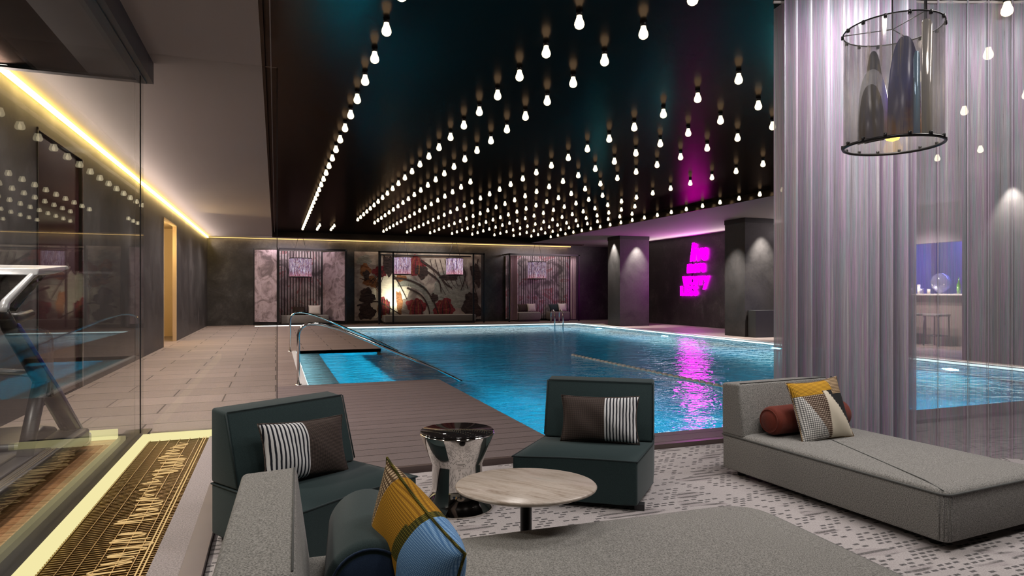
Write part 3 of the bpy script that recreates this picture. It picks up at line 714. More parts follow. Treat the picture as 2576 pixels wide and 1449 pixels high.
# local x runs along -Y of the room
word('live', -0.10, 0.98, 2.50, 0.72, 0.25, 'lettering')
word('more', -0.30, 0.82, 2.06, 0.36, 0.1, 'lettering')
word('worry', -0.60, 1.07, 1.42, 0.52, 0.1, 'lettering')
word('LESS', -0.74, 0.37, 1.18, 0.38, 0.0, 'lettering')

# ------------------------------------------------------------------ upholstery helpers
def cushion_grid(m, w_, h_, t, fn=None, n=28, crown=2.2, pinch=0.10, key=None):
    """stuffed pillow in the local xy plane; fn(u, v, side) returns a material key"""
    V = {}
    for side in (1, -1):
        for i in range(n + 1):
            for j in range(n + 1):
                u = -1 + 2 * i / n; v = -1 + 2 * j / n
                edge = abs(i - n / 2) == n / 2 or abs(j - n / 2) == n / 2
                k = (i, j, 0 if edge else side)
                if k in V: continue
                px = u * (1 - pinch * (1 - v * v) * u * u * 0.9); py = v * (1 - pinch * (1 - u * u) * v * v * 0.9)
                z = t * 0.5 * max(0.0, (1 - abs(u) ** crown) * (1 - abs(v) ** crown)) ** 0.55
                wr = 0.006 * math.sin(7 * u + 4 * v) * (1 - u * u) * (1 - v * v)
                V[k] = m.b.verts.new((px * w_ / 2, py * h_ / 2, side * z + (0 if edge else wr)))
    def g(i, j, s):
        edge = abs(i - n / 2) == n / 2 or abs(j - n / 2) == n / 2
        return V[(i, j, 0 if edge else s)]
    for side in (1, -1):
        for i in range(n):
            for j in range(n):
                q = [g(i, j, side), g(i + 1, j, side), g(i + 1, j + 1, side), g(i, j + 1, side)]
                if side < 0: q.reverse()
                f = m.b.faces.new(q); f.smooth = True
                f.material_index = m.mi(fn((i + 0.5) / n * 2 - 1, (j + 0.5) / n * 2 - 1, side) if fn else key)
def pillow_edge(w_, h_, pinch=0.10, n=12):
    pts = []
    def P(u, v): return (u * (1 - pinch * (1 - v * v) * u * u * 0.9) * w_ / 2, v * (1 - pinch * (1 - u * u) * v * v * 0.9) * h_ / 2, 0)
    for i in range(n): pts.append(P(-1 + 2 * i / n, -1))
    for i in range(n): pts.append(P(1, -1 + 2 * i / n))
    for i in range(n): pts.append(P(1 - 2 * i / n, 1))
    for i in range(n): pts.append(P(-1, 1 - 2 * i / n))
    return pts
def pillow(label, w_, h_, t, fn, mat4, pipe, n=28):
    o = thing('throw_pillow', label, 'pillow'); o.matrix_world = mat4
    m = MB(); cushion_grid(m, w_, h_, t, fn, n); m.build('cover', None, o)
    part('piping', pipe, o, lambda q: q.tube(pillow_edge(w_, h_), 0.0045, None, 6, True))
    return o
def frame(origin, ex, ey):
    ex = Vector(ex).normalized(); ey = Vector(ey); ey = (ey - ex * ey.dot(ex)).normalized(); ez = ex.cross(ey)
    return Matrix(((ex.x, ey.x, ez.x, origin[0]), (ex.y, ey.y, ez.y, origin[1]), (ex.z, ey.z, ez.z, origin[2]), (0, 0, 0, 1)))

# ------------------------------------------------------------------ teal lounge chairs
def lounge_chair(label, loc, rz, fl=(-0.38, -0.80), fr=(0.38, -0.80)):
    t = thing('lounge_chair', label, 'armchair', (loc[0], loc[1], LZ), rz, 'teal armless lounge chairs')
    W = 0.38; SH = 0.31
    plan = [(-W, -0.005), (W, -0.005), (W, -0.26), fr] + [(fr[0] + (fl[0] - fr[0]) * k / 8, fr[1] + (fl[1] - fr[1]) * k / 8 + 0.03 * math.sin(PI * k / 8)) for k in range(1, 8)] + [fl, (-W, -0.26)]
    part('seat', 'teal_fabric', t, lambda m: m.prism(plan, 0.035, SH, None, 0.016, 3))
    part('backrest', 'teal_fabric', t, lambda m: m.profx([(0.0, SH + 0.001), (0.0, 0.715), (-0.15, 0.70), (-0.27, SH + 0.001)], -W, W, None, 0.018, 3))
    part('piping', 'teal_piping', t, lambda m: (m.tube([(x, y, SH - 0.004) for x, y in plan], 0.005, None, 6, True), m.tube([(-W + 0.01, -0.15, 0.702), (W - 0.01, -0.15, 0.702)], 0.004, None, 6),
         m.tube([(-W + 0.003, -0.15, 0.70), (-W + 0.003, -0.265, SH + 0.02)], 0.004, None, 6), m.tube([(W - 0.003, -0.15, 0.70), (W - 0.003, -0.265, SH + 0.02)], 0.004, None, 6)))
    for sx in (-1, 1):
        for y in (-0.07, -0.72):
            part('foot', 'black_plastic', t, lambda m, sx=sx, y=y: m.box((sx * 0.31 - 0.03, y - 0.03, 0.0), (sx * 0.31 + 0.03, y + 0.03, 0.037)))
    return t
C1, A1 = (-0.01, 4.02), math.atan2(0.54, 0.84)
C2, A2 = (2.255, 4.215), -math.atan2(0.563, 0.826)
ch1 = lounge_chair('dark teal lounge chair beside the gold floor grille, facing the round table', C1, A1)
ch2 = lounge_chair('dark teal lounge chair at the pool edge, behind the round stone table', C2, A2, (-0.47, -0.84), (0.30, -0.79))
def local_frame(c, a, x, y, z, tilt, roll):
    R = Matrix.Translation((c[0], c[1], LZ)) @ Matrix.Rotation(a, 4, 'Z') @ Matrix.Translation((x, y, z))
    return R @ Matrix.Rotation(PI / 2 - tilt, 4, 'X') @ Matrix.Rotation(roll, 4, 'Z')
def stripe_right(u, v, s): return 'stripe' if u > 0.14 else 'brown_weave'
def stripe_left(u, v, s): return 'stripe' if u < -0.10 else 'brown_weave'
pillow('brown pillow with black and white stripes on its left, on the grille side chair', 0.54, 0.33, 0.15, stripe_left, local_frame(C1, A1, -0.02, -0.335, 0.470, 0.27, -0.06), 'brown_weave')
pillow('brown pillow with black and white stripes on its right, on the poolside chair', 0.54, 0.32, 0.14, stripe_right, local_frame(C2, A2, 0.02, -0.325, 0.465, 0.27, 0.02), 'brown_weave')

# ------------------------------------------------------------------ grey daybeds
def daybed(name, label, loc, rz, L, W, hb_t=0.17, hb_h=0.68, r=0.05):
    """head end at local y = 0, foot at y = -L, width along x from 0 to W"""
    t = thing(name, label, 'daybed', (loc[0], loc[1], LZ), rz, 'grey upholstered daybeds in the lounge')
    SH = 0.305
    loop = [(0, -0.01), (0, -L + r)] + [(r - r * math.cos(q), -L + r - r * math.sin(q)) for q in (0.4, 0.8, 1.2)] + [(r, -L), (W - r, -L)] + [(W - r + r * math.sin(q), -L + r - r * math.cos(q)) for q in (0.4, 0.8, 1.2)] + [(W, -L + r), (W, -0.01)]
    part('base', 'grey_fabric', t, lambda m: m.prism(loop, 0.045, SH - 0.012, None, 0.014, 3))
    def top(m):
        # crowned seat: rings of the outline shrinking to the middle
        cx_, cy_ = W / 2, -L / 2; dense = []
        for (p, q) in zip(loop, loop[1:] + loop[:1]):
            k = max(1, int(math.hypot(q[0] - p[0], q[1] - p[1]) / 0.08))
            dense += [(p[0] + (q[0] - p[0]) * i / k, p[1] + (q[1] - p[1]) * i / k) for i in range(k)]
        rings = []
        for sc, z in ((0.995, SH - 0.05), (0.995, SH - 0.012), (0.985, SH + 0.002), (0.95, SH + 0.011), (0.85, SH + 0.016), (0.6, SH + 0.018), (0.3, SH + 0.018)):
            rings.append([m.b.verts.new((cx_ + (x - cx_) * sc, cy_ + (y - cy_) * sc, z)) for x, y in dense])
        for A, B in zip(rings, rings[1:]):
            for k in range(len(A)): m.b.faces.new((A[k], A[(k + 1) % len(A)], B[(k + 1) % len(A)], B[k])).smooth = True
        m.b.faces.new(rings[-1]).smooth = True; m.b.faces.new(rings[0][::-1])
    part('seat_cushion', 'grey_fabric', t, top)
    part('piping', 'grey_piping', t, lambda m: m.tube([(x, y, SH - 0.012) for x, y in loop], 0.006, None, 6, True))
    part('seam', 'grey_piping', t, lambda m: m.tube([(W * (0.02 + 0.55 * k / 10), -L + 0.03 + (L - 0.33) * k / 10, SH + 0.0195 - 0.014 * max(0, 1 - k * 1.5)) for k in range(11)], 0.0032, None, 5))
    part('backrest', 'grey_fabric', t, lambda m: m.profx([(0.0, SH - 0.01), (0.0, hb_h - 0.01), (-hb_t, hb_h), (-hb_t - 0.05, SH - 0.01)], 0, W, None, 0.02, 4))
    part('backrest_seam', 'grey_piping', t, lambda m: m.tube([(0.02, -hb_t + 0.008, hb_h), (W - 0.02, -hb_t + 0.008, hb_h)], 0.003, None, 5))
    for x in (0.1, W - 0.1):
        for y in (-0.1, -L + 0.12):
            part('foot', 'black_plastic', t, lambda m, x=x, y=y: m.lathe([(0, 0), (0.03, 0), (0.035, 0.05), (0, 0.05)], None, 16, Matrix.Translation((x, y, 0))))
    return t
daybed('daybed', 'grey daybed under the glass pendant, with a rust bolster at its head', (3.10, 3.93), 0.075, 1.62, 0.98)
# second daybed lies across the foreground: head to the left
daybed('daybed', 'grey daybed across the near front of the lounge, with a teal bolster', (-0.15, 1.62), PI / 2 - 0.03, 2.30, 1.0, 0.195, 0.665, 0.15)

def bolster(name, label, a, b, r, mat, capmat):
    a, b = Vector(a), Vector(b); L = (b - a).length
    t = thing(name, label, 'bolster'); t.matrix_world = Matrix.Translation(a) @ (b - a).to_track_quat('Z', 'Y').to_matrix().to_4x4()
    k = 0.035
    part('cover', mat, t, lambda m: m.lathe([(r - k, 0.0)] + [(r - k + k * math.sin(q), k - k * math.cos(q)) for q in (0.4, 0.8, 1.2, 1.57)] + [(r, L * 0.5)] + [(r - k + k * math.cos(q), L - k + k * math.sin(q)) for q in (0, 0.4, 0.8, 1.2, 1.57)], None, 40))
    for z, s in ((0.0, -1), (L, 1)):
        part('end_cap', capmat, t, lambda m, z=z, s=s: m.lathe([(0, z + s * 0.012), (r * 0.5, z + s * 0.010), (r - k, z)], None, 40))
        part('piping', capmat, t, lambda m, z=z, s=s: m.tube([((r - k * 0.6) * math.cos(q * PI / 16), (r - k * 0.6) * math.sin(q * PI / 16), z - s * 0.002) for q in range(32)], 0.004, None, 6, True))
    return t
bolster('bolster', 'dark teal cylindrical bolster lying along the near grey daybed headrest', (0.265, 1.95, 0.415), (0.325, 2.52, 0.415), 0.137, 'teal_fabric', 'navy_fabric')
bolster('bolster', 'rust red cylindrical bolster at the head of the daybed', (3.26, 3.625, 0.395), (4.00, 3.68, 0.395), 0.10, 'rust_fabric', 'rust_fabric')
def daybed_pattern(u, v, s):
    if v > 0.62 - 0.10 * u or (v > 0.50 and u < 0): return 'yellow_weave' if u < 0.45 else 'tan_weave'
    if u > 0.62 + 0.42 * (-v): return 'black_cloth' if v < 0.45 else 'tan_weave'
    if u > 0.52 - 0.55 * v: return 'black_cloth'
    if u > 0.05: return 'cream_cloth'
    if u > -0.50 - 0.5 * v: return 'taupe_weave'
    return 'white_dots'
pillow('square patchwork pillow in yellow, white, cream and black against the rust bolster', 0.47, 0.43, 0.15, daybed_pattern,
       frame((3.575, 3.475, 0.478), (0.98, 0.02, 0.05), (0.02, 0.32, 1.0)), 'tan_weave', 40)
def feather(u, v, s):
    if v < -0.62: return 'tan_weave'
    q = u * 0.5 - 0.12
    if v < 0.0 + 0.1 * u: return 'mustard_weave'
    if v < 0.24 and u > -0.7: return 'olive_weave' if u > 0.35 else 'mustard_weave'
    return 'paleblue_weave' if (s > 0 and v > 0.3 and u < 0.3) else 'blue_weave'
A_ = Vector((0.345, 2.13, 0.755)); B_ = Vector((0.505, 1.70, 0.56)); e1 = (B_ - A_).normalized()
dn = Vector((0.22, -0.30, -1.0)); dn = (dn - e1 * dn.dot(e1)).normalized()
pillow('thick pillow of tan, mustard and blue bands leaning on the teal bolster', 0.44, 0.47, 0.22, feather, frame(A_ + e1 * 0.235 + dn * 0.22, -dn, e1), 'olive_weave', 36)

# ------------------------------------------------------------------ tables
tb = thing('coffee_table', 'travertine topped coffee table on a black pedestal among the lounge seats', 'table', (1.045, 2.66, LZ))
part('tabletop', 'marble', tb, lambda m: m.lathe([(0, 0.455), (0.27, 0.455), (0.285, 0.462), (0.313, 0.472), (0.315, 0.478), (0.309, 0.484), (0, 0.484)], None, 64, Matrix.Rotation(-YAW, 4, 'Z') @ Matrix.Diagonal((1, 0.84, 1, 1))))
part('pedestal', 'black_metal', tb, lambda m: m.lathe([(0.0, 0.02), (0.026, 0.02), (0.026, 0.44), (0.11, 0.445), (0.11, 0.456), (0, 0.456)], None, 32))
part('base', 'black_metal', tb, lambda m: m.lathe([(0, 0.0), (0.19, 0.0), (0.19, 0.008), (0.18, 0.014), (0, 0.02)], None, 40))
st = thing('side_table', 'polished steel hourglass side table with black mirror top', 'side table', (1.06, 3.87, LZ))
part('body', 'polished', st, lambda m: m.lathe([(0.0, 0.0), (0.225, 0.0), (0.222, 0.012), (0.19, 0.05), (0.162, 0.10), (0.156, 0.14), (0.156, 0.275), (0.160, 0.285), (0.232, 0.462), (0.230, 0.47), (0.0, 0.47)], None, 56))
part('top', 'black_mirror', st, lambda m: m.lathe([(0.0, 0.471), (0.226, 0.471), (0.229, 0.475), (0.226, 0.481), (0.0, 0.481)], None, 56))

# ------------------------------------------------------------------ glass pendant
pd = thing('pendant_lamp', 'large iridescent glass drum pendant with black rings in front of sheer curtain', 'pendant lamp', (3.07, 2.50, 2.08))
R0, H0 = 0.233, 0.615
m = MB(); m.lathe([(R0, 0.0), (R0, H0)], 'film_clear', 64); m.build('drum', None, pd)
for z, rr in ((0.0, 0.008), (H0, 0.004)):
    part('ring', 'black_metal', pd, lambda m, z=z, rr=rr: m.tube([((R0 + 0.001) * math.cos(k * PI / 32), (R0 + 0.001) * math.sin(k * PI / 32), z) for k in range(64)], rr, None, 8, True))
m = MB(); m.box((-0.007, -0.004, -0.009), (0.007, 0.010, 0.012), None, 0.002, 1)
cl = m.build('clip', 'black_metal', pd); first = True
for k in range(14):
    for z in (0.008, H0 - 0.008):
        a = 2 * PI * k / 14 + 0.1
        o = cl if first else cl.copy()
        if not first: COL.objects.link(o); o.parent = pd
        first = False
        o.location = (R0 * math.cos(a), R0 * math.sin(a), z); o.rotation_euler = (0, 0, a - PI / 2)
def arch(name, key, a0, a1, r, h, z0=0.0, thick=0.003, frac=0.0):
    """curved arch-topped piece inside the drum, coloured like a reflection in it"""
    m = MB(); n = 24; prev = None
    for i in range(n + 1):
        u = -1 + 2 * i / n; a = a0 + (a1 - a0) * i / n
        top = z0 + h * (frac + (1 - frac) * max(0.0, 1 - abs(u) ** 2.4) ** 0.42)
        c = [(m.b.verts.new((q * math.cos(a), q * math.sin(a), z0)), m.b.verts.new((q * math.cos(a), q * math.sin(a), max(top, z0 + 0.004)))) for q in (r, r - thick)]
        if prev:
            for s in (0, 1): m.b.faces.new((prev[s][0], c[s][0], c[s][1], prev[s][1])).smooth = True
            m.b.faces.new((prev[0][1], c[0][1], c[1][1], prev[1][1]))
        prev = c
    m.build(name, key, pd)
fa = math.atan2(-2.50, -3.07)          # direction from the lamp to the camera
arch('violet_reflection', 'reflect_blue', fa - 0.12, fa + 0.62, 0.215, 0.50)  # these arches are added to imitate reflections in the drum glass
arch('smoke_reflection', 'reflect_brown', fa - 0.85, fa - 0.17, 0.205, 0.29)
arch('white_reflection', 'reflect_white', fa - 1.0, fa - 0.06, 0.190, 0.37)
arch('slate_reflection', 'plinth', fa - 0.85, fa - 0.22, 0.170, 0.47)
arch('cyan_reflection', 'reflect_cyan', fa + 0.42, fa + 0.56, 0.221, 0.42, 0.0, 0.003, 0.9)
arch('cream_reflection', 'reflect_cream', fa + 0.60, fa + 0.88, 0.222, 0.58, 0.0, 0.003, 0.95)
part('bulb', 'lamp_amber', pd, lambda m: m.lathe([(0, 0.02), (0.03, 0.03), (0.045, 0.07), (0.03, 0.12), (0, 0.13)], None, 20))
part('bulb_holder', 'black_metal', pd, lambda m: m.lathe([(0.0, 0.12), (0.025, 0.12), (0.025, 0.19), (0.0, 0.2)], None, 16))
part('flex', 'black_metal', pd, lambda m: (m.tube([(0, 0, 0.19), (0, 0, ZB - 2.08)], 0.003, None, 6),))
part('spider', 'black_metal', pd, lambda m: [m.tube([(0, 0, H0), (R0 * math.cos(a), R0 * math.sin(a), H0)], 0.0025, None, 6) for a in (0.3, 0.3 + 2 * PI / 3, 0.3 + 4 * PI / 3)])
light('POINT', 'pendant_light', (3.07, 2.50, 2.08 + 0.30), 9, (1.0, 0.93, 0.85), size=0.04)
rv = Vector((C_, -S_, 0))
for q in (0.0, 0.175):
    p = rv * q + Vector((0, 0, 0)) if q else rv * -0.003
    part('hanging_wire', 'black_metal', pd, lambda m, p=p: m.tube([(p.x, p.y, H0), (p.x, p.y, ZB - 2.08)], 0.0025 if p.length < 0.1 else 0.008, None, 6))

# ------------------------------------------------------------------ sheer curtains
def sheet(name, path, z0, z1, key, parent=None):
    """hanging cloth following a plan path, with thread coordinates along its length"""
    m = MB(); uvl = m.b.loops.layers.uv.new('UVMap'); L = 0.0; prev = None; pv = None
    for p in path:
        p = Vector(p)
        if pv is not None: L += (p - pv).length
        a, b = m.b.verts.new((p.x, p.y, z0)), m.b.verts.new((p.x, p.y, z1))
        if prev:
            f = m.b.faces.new((prev[0], a, b, prev[1])); f.smooth = True; f.material_index = m.mi(key)
            for lp, uv in zip(f.loops, ((prev[2], z0), (L, z0), (L, z1), (prev[2], z1))): lp[uvl].uv = uv
        prev = (a, b, L); pv = p
    return m.build(name, None, parent)
fv = Vector((S_, C_, 0))
def cam_plan(r, d): p = rv * r + fv * d; return (p.x, p.y)
gb = thing('gathered_curtain', 'thick gathered bundle of sheer string curtain behind the daybed headrest', 'curtain')
rnd = random.Random(11)
for li, (dd, ph) in enumerate(((5.10, 0.0), (5.24, 1.7))):
    path = []; n = 260
    for i in range(n + 1):
        t = i / n; r = 2.165 + 1.02 * t
        amp = 0.045 + 0.03 * math.sin(t * 9 + ph)
        bow = -0.10 * math.sin(PI * t) if li == 0 else 0.10 * math.sin(PI * t)
        path.append(cam_plan(r, dd + bow + amp * math.sin(t * 62 + ph + 1.5 * math.sin(t * 11))))
    sheet('curtain_layer', path, LZ + 0.005, ZB, 'sheer_dense', gb)
sh = thing('sheer_curtain', 'flat sheer curtain panel with vertical pleats hanging in front of the pool', 'curtain')
path = []; r = 3.16
folds = [3.42, 3.66, 3.83, 4.02, 4.16, 4.32, 4.5, 4.74, 4.95, 5.2, 5.42, 5.7]
while r < 5.9:
    k = [f for f in folds if abs(r - f) < 0.018]
    if k:
        f = folds.index(k[0]); folds.pop(f)
        for q in range(0, 9):      # an omega pleat: three layers of cloth
            path.append(cam_plan(r + (0.028 * q / 3 if q <= 3 else 0.028 - 0.034 * (q - 3) / 3 if q <= 6 else -0.006 + 0.034 * (q - 6) / 2), 5.16 + 0.022 * math.sin(q * PI / 4)))
        r += 0.03
    path.append(cam_plan(r, 5.16 + 0.012 * math.sin(r * 21))); r += 0.008
sheet('curtain_cloth', path, LZ + 0.005, ZB, 'sheer_thin', sh)
part('track', 'grey_ceiling', sh, lambda m: m.tube([cam_plan(2.1, 5.16) + (ZB - 0.012,), cam_plan(5.95, 5.16) + (ZB - 0.012,)], 0.012, None, 8))

# ------------------------------------------------------------------ treadmill in the gym
tm = thing('treadmill', 'dark treadmill with silver console behind the gym glass', 'treadmill', (-2.0, 4.55, 0))
part('deck', 'black_plastic', tm, lambda m: m.box((-0.54, -1.10, 0.05), (0.54, 1.72, 0.17), None, 0.02, 2))
part('belt', 'plinth', tm, lambda m: m.box((-0.32, -1.08, 0.165), (0.32, 0.80, 0.182), None, 0.006, 1))
part('motor_cover', 'black_plastic', tm, lambda m: m.profx([(0.95, 0.10), (0.97, 0.22), (1.4, 0.27), (1.70, 0.20), (1.74, 0.06)], -0.32, 0.32, None, 0.03, 3))
for s in (-1, 1):
    x = s * 0.40
    part('foot_rail', 'black_plastic', tm, lambda m, x=x: m.box((x - 0.05, -1.05, 0.17), (x + 0.05, 0.80, 0.19), None, 0.008, 2))
    part('upright', 'black_plastic', tm, lambda m, x=x: m.tube([(x, 1.90, 0.06), (x, 1.25, 0.52), (x, 0.42, 1.08), (x, 0.30, 1.19)], [0.075, 0.065, 0.045, 0.035], None, 10))
    part('upright_trim', 'blue_metal', tm, lambda m, s=s, x=x: m.tube([(x + s * 0.065, 1.86, 0.09), (x + s * 0.06, 1.25, 0.53), (x + s * 0.045, 0.42, 1.09)], 0.016, None, 8))
    part('console_arm', 'silver_plastic', tm, lambda m, x=x: m.tube([(x, 0.30, 1.17), (x, 0.36, 1.24), (x, 0.80, 1.41), (x, 0.95, 1.46)], [0.034, 0.026, 0.022, 0.028], None, 10))
    part('handlebar', 'black_plastic', tm, lambda m, x=x: m.tube([(x, 0.32, 1.14), (x, 0.55, 1.13), (x, 0.78, 1.15), (x * 0.8, 0.86, 1.14)], [0.03, 0.035, 0.035, 0.02], None, 10))
    part('floor_brace', 'black_plastic', tm, lambda m, x=x: m.tube([(x, 1.02, 0.68), (x, 0.80, 0.36), (x, 0.68, 0.18)], 0.05, None, 10))
part('stabiliser', 'silver_plastic', tm, lambda m: m.box((-0.50, 1.80, 0.0), (0.50, 1.96, 0.09), None, 0.02, 2))
part('belly_bar', 'silver_plastic', tm, lambda m: m.tube([(-0.40, 0.95, 0.72), (0, 0.90, 0.76), (0.40, 0.95, 0.72)], 0.026, None, 10))
part('console', 'silver_plastic', tm, lambda m: m.profx([(0.80, 1.42), (0.84, 1.47), (1.50, 1.515), (1.56, 1.49), (1.20, 1.44)], -0.44, 0.44, None, 0.010, 2))
part('screen', 'black_mirror', tm, lambda m: m.profx([(0.90, 1.43), (0.62, 1.20), (0.66, 1.17), (1.30, 1.44)], -0.36, 0.36, None, 0.008, 2))
for x in (-0.3, 0.28): part('roller_foot', 'black_plastic', tm, lambda m, x=x: m.lathe([(0, 0), (0.04, 0), (0.04, 0.06), (0, 0.06)], None, 14, Matrix.Translation((x, -0.95, 0))))

# ------------------------------------------------------------------ small lamps of the cabanas
def drum_lamp(label, x, y, z0, z1, r, seed, strength, group=None):
    t = thing('pendant_lamp', label, 'pendant lamp', (x, y, z0), 0, group)
    h = z1 - z0; mt = streak_lamp('streaked_shade_%d' % seed, strength, seed * 3.7)
    m = MB(); m.lathe([(r, 0), (r, h)], mt, 32); m.build('lamp_shade', None, t)
    for z in (0, h): part('ring', 'black_metal', t, lambda m, z=z: m.tube([(r * math.cos(k * PI / 12), r * math.sin(k * PI / 12), z) for k in range(24)], 0.018, None, 6, True))
    part('cord', 'black_metal', t, lambda m: [m.tube([(x_, 0, h), (x_ * 0.3, 0, 3.5 - z0)], 0.008, None, 5) for x_ in (-r * 0.7, r * 0.7)])
    return t
drum_lamp('streaked drum lamp hanging in the left cabana', 0.93, 26.9, 1.92, 2.66, 0.42, 1, 0.9)
drum_lamp('streaked drum lamp before the mural, the one nearer the bright glow', 4.92, 26.55, 2.05, 2.76, 0.36, 2, 1.1)
drum_lamp('streaked drum lamp before the mural, the one at its dimmer end', 7.16, 26.55, 2.05, 2.76, 0.36, 3, 1.2)
drum_lamp('streaked drum lamp hanging in the cabana with two daybeds', 11.1, 26.9, 1.92, 2.68, 0.42, 4, 0.7)

# ------------------------------------------------------------------ cabanas on the back wall
def bar_frame(m, pts, r=0.03, closed=False):
    for a, b in zip(pts, pts[1:]):
        a, b = Vector(a), Vector(b); d = (b - a); L = d.length
        mt = Matrix.Translation((a + b) / 2) @ d.to_track_quat('Z', 'Y').to_matrix().to_4x4()
        m.box((-r, -r, -L / 2 - r), (r, r, L / 2 + r), mat=mt)
cb = thing('cabana', 'left poolside cabana with pink floral screens and black frame', 'cabana')
def panel(m, a, b, z0, z1, t=0.02):
    a, b = Vector((a[0], a[1], 0)), Vector((b[0], b[1], 0)); d = (b - a).normalized(); nrm = Vector((-d.y, d.x, 0)) * t
    m.prism([tuple((a - nrm).xy), tuple((b - nrm).xy), tuple((b + nrm).xy), tuple((a + nrm).xy)], z0, z1)
part('screen_panel', 'pink_panel', cb, lambda m: panel(m, (-0.76, 26.95), (0.07, 26.45), 0.16, 2.97))
part('screen_panel', 'pink_panel', cb, lambda m: panel(m, (1.78, 27.45), (2.62, 26.6), 0.16, 2.95))
part('back_panel', 'bead_backdrop', cb, lambda m: m.box((0.05, 27.46, 0.1), (1.80, 27.52, 2.98)))
def fr1(m):
    bar_frame(m, [(-0.79, 26.97, 0.06), (-0.79, 26.97, 3.0), (0.10, 26.43, 3.0), (0.10, 26.43, 0.06), (-0.79, 26.97, 0.10)], 0.035)
    bar_frame(m, [(0.10, 26.43, 3.0), (2.66, 26.55, 3.0), (2.66, 26.55, 0.06), (0.1, 26.43, 0.06)], 0.035)
    bar_frame(m, [(1.78, 27.42, 0.06), (1.78, 27.42, 3.0), (2.66, 26.55, 3.0)], 0.03)
part('frame', 'black_metal', cb, fr1)
part('floor_glow', 'led_white', cb, lambda m: m.box((-0.75, 26.36, 0.004), (1.1, 26.40, 0.03)))
cb3 = thing('cabana', 'right poolside cabana with pink side curtains and two small daybeds', 'cabana')
for x0, x1 in ((9.72, 10.10), (12.72, 12.98)):
    def cur(m, x0=x0, x1=x1):
        n = 30; path = [(x0 + (x1 - x0) * i / n, 26.75 + 0.05 * math.sin(i * 1.5)) for i in range(n + 1)]
        for (a, b) in zip(path, path[1:]): m.quad([(a[0], a[1], 0.08), (b[0], b[1], 0.08), (b[0], b[1], 2.95), (a[0], a[1], 2.95)], None, True)
        for (a, b) in zip(path, path[1:]): m.quad([(a[0], a[1] + .012, 0.08), (a[0], a[1] + .012, 2.95), (b[0], b[1] + .012, 2.95), (b[0], b[1] + .012, 0.08)], None, True)
    part('side_curtain', 'pink_curtain', cb3, cur)
part('back_panel', 'bead_backdrop', cb3, lambda m: m.box((9.8, 27.46, 0.1), (12.95, 27.52, 2.98)))
def fr3(m):
    bar_frame(m, [(9.66, 26.6, 0.03), (9.66, 26.6, 3.0), (13.05, 26.6, 3.0), (13.05, 26.6, 0.03)], 0.03)
    bar_frame(m, [(9.66, 26.6, 3.0), (9.66, 27.5, 3.0)], 0.03); bar_frame(m, [(13.05, 26.6, 3.0), (13.05, 27.5, 3.0)], 0.03)
part('frame', 'black_metal', cb3, fr3)

# mural wall
mu = thing('wall_mural', 'large floral mural of crimson blooms and dark stems lit at its left', 'mural', (5.85, YB - 0.06, 0))
X0 = 5.85
part('ground', 'mural_ground', mu, lambda m: m.box((3.10 - X0, -0.02, 0.12), (8.65 - X0, 0.05, 3.02)))
lay = [0]
def blob(name, key, cx, cz, rx, rz, rot=0.0, sides=56, irr=0.24, seed=0):
    rn = random.Random(seed); lay[0] += 1; y = -0.02 - lay[0] * 0.0012
    pts = []
    for i in range(sides):
        a = 2 * PI * i / sides; k = 1 + irr * (0.5 * math.sin(3 * a + seed) + 0.4 * math.sin(5 * a + 2.1 * seed) + 0.25 * math.sin(11 * a + seed)) + rn.uniform(-irr, irr) * 0.12
        px, pz = rx * k * math.cos(a), rz * k * math.sin(a)
        pts.append((cx - X0 + px * math.cos(rot) - pz * math.sin(rot), y, cz + px * math.sin(rot) + pz * math.cos(rot)))
    part(name, key, mu, lambda m: m.quad(pts))
def stem(name, key, pts, w_):
    lay[0] += 1; y = -0.02 - lay[0] * 0.0012
    n = 24; ev = []
    P_ = [Vector((p[0] - X0, p[1])) for p in pts]
    for i in range(n + 1):
        t = i / n * (len(P_) - 1); k = min(int(t), len(P_) - 2); f = t - k
        p0, p1, p2, p3 = P_[max(k - 1, 0)], P_[k], P_[k + 1], P_[min(k + 2, len(P_) - 1)]
        ev.append(0.5 * ((2 * p1) + (p2 - p0) * f + (2 * p0 - 5 * p1 + 4 * p2 - p3) * f * f + (3 * p1 - p0 - 3 * p2 + p3) * f ** 3))
    m = MB()
    for i in range(n):
        d = (ev[min(i + 1, n)] - ev[i]).normalized(); q = Vector((-d.y, d.x)); wa = w_ * (1 - 0.5 * i / n); wb = w_ * (1 - 0.5 * (i + 1) / n)
        a, b, c, e = ev[i] + q * wa, ev[i + 1] + q * wb, ev[i + 1] - q * wb, ev[i] - q * wa
        m.quad([(a.x, y, a.y), (b.x, y, b.y), (c.x, y, c.y), (e.x, y, e.y)])
    m.build(name, key, mu)
blob('pale_petal', 'm_cream', 4.72, 1.45, 0.62, 0.95, 0.1, seed=1)
blob('pale_petal', 'm_cream', 4.1, 0.85, 0.6, 0.55, 0, seed=2)
stem('grey_leaf', 'm_grey', [(4.9, 1.75), (5.5, 1.72), (6.1, 1.35), (6.35, 0.8), (6.5, 0.35)], 0.20)
blob('grey_leaf', 'm_grey', 7.3, 1.5, 0.8, 0.9, 0.4, seed=5)
blob('grey_leaf', 'm_grey', 3.5, 2.65, 0.3, 0.22, 0, seed=4)
blob('crimson_bloom', 'm_crimson', 5.72, 0.62, 0.40, 0.46, 0.3, seed=7)
blob('crimson_bloom', 'm_crimson', 4.32, 0.68, 0.26, 0.40, -0.1, seed=8)
blob('crimson_bloom', 'm_crimson', 5.75, 2.45, 0.36, 0.42, 0.2, seed=9)
blob('crimson_bloom', 'm_crimson', 6.95, 0.62, 0.46, 0.40, 0, seed=10)
blob('crimson_bloom', 'm_crimson', 4.15, 2.2, 0.30, 0.25, 0.3, seed=12)
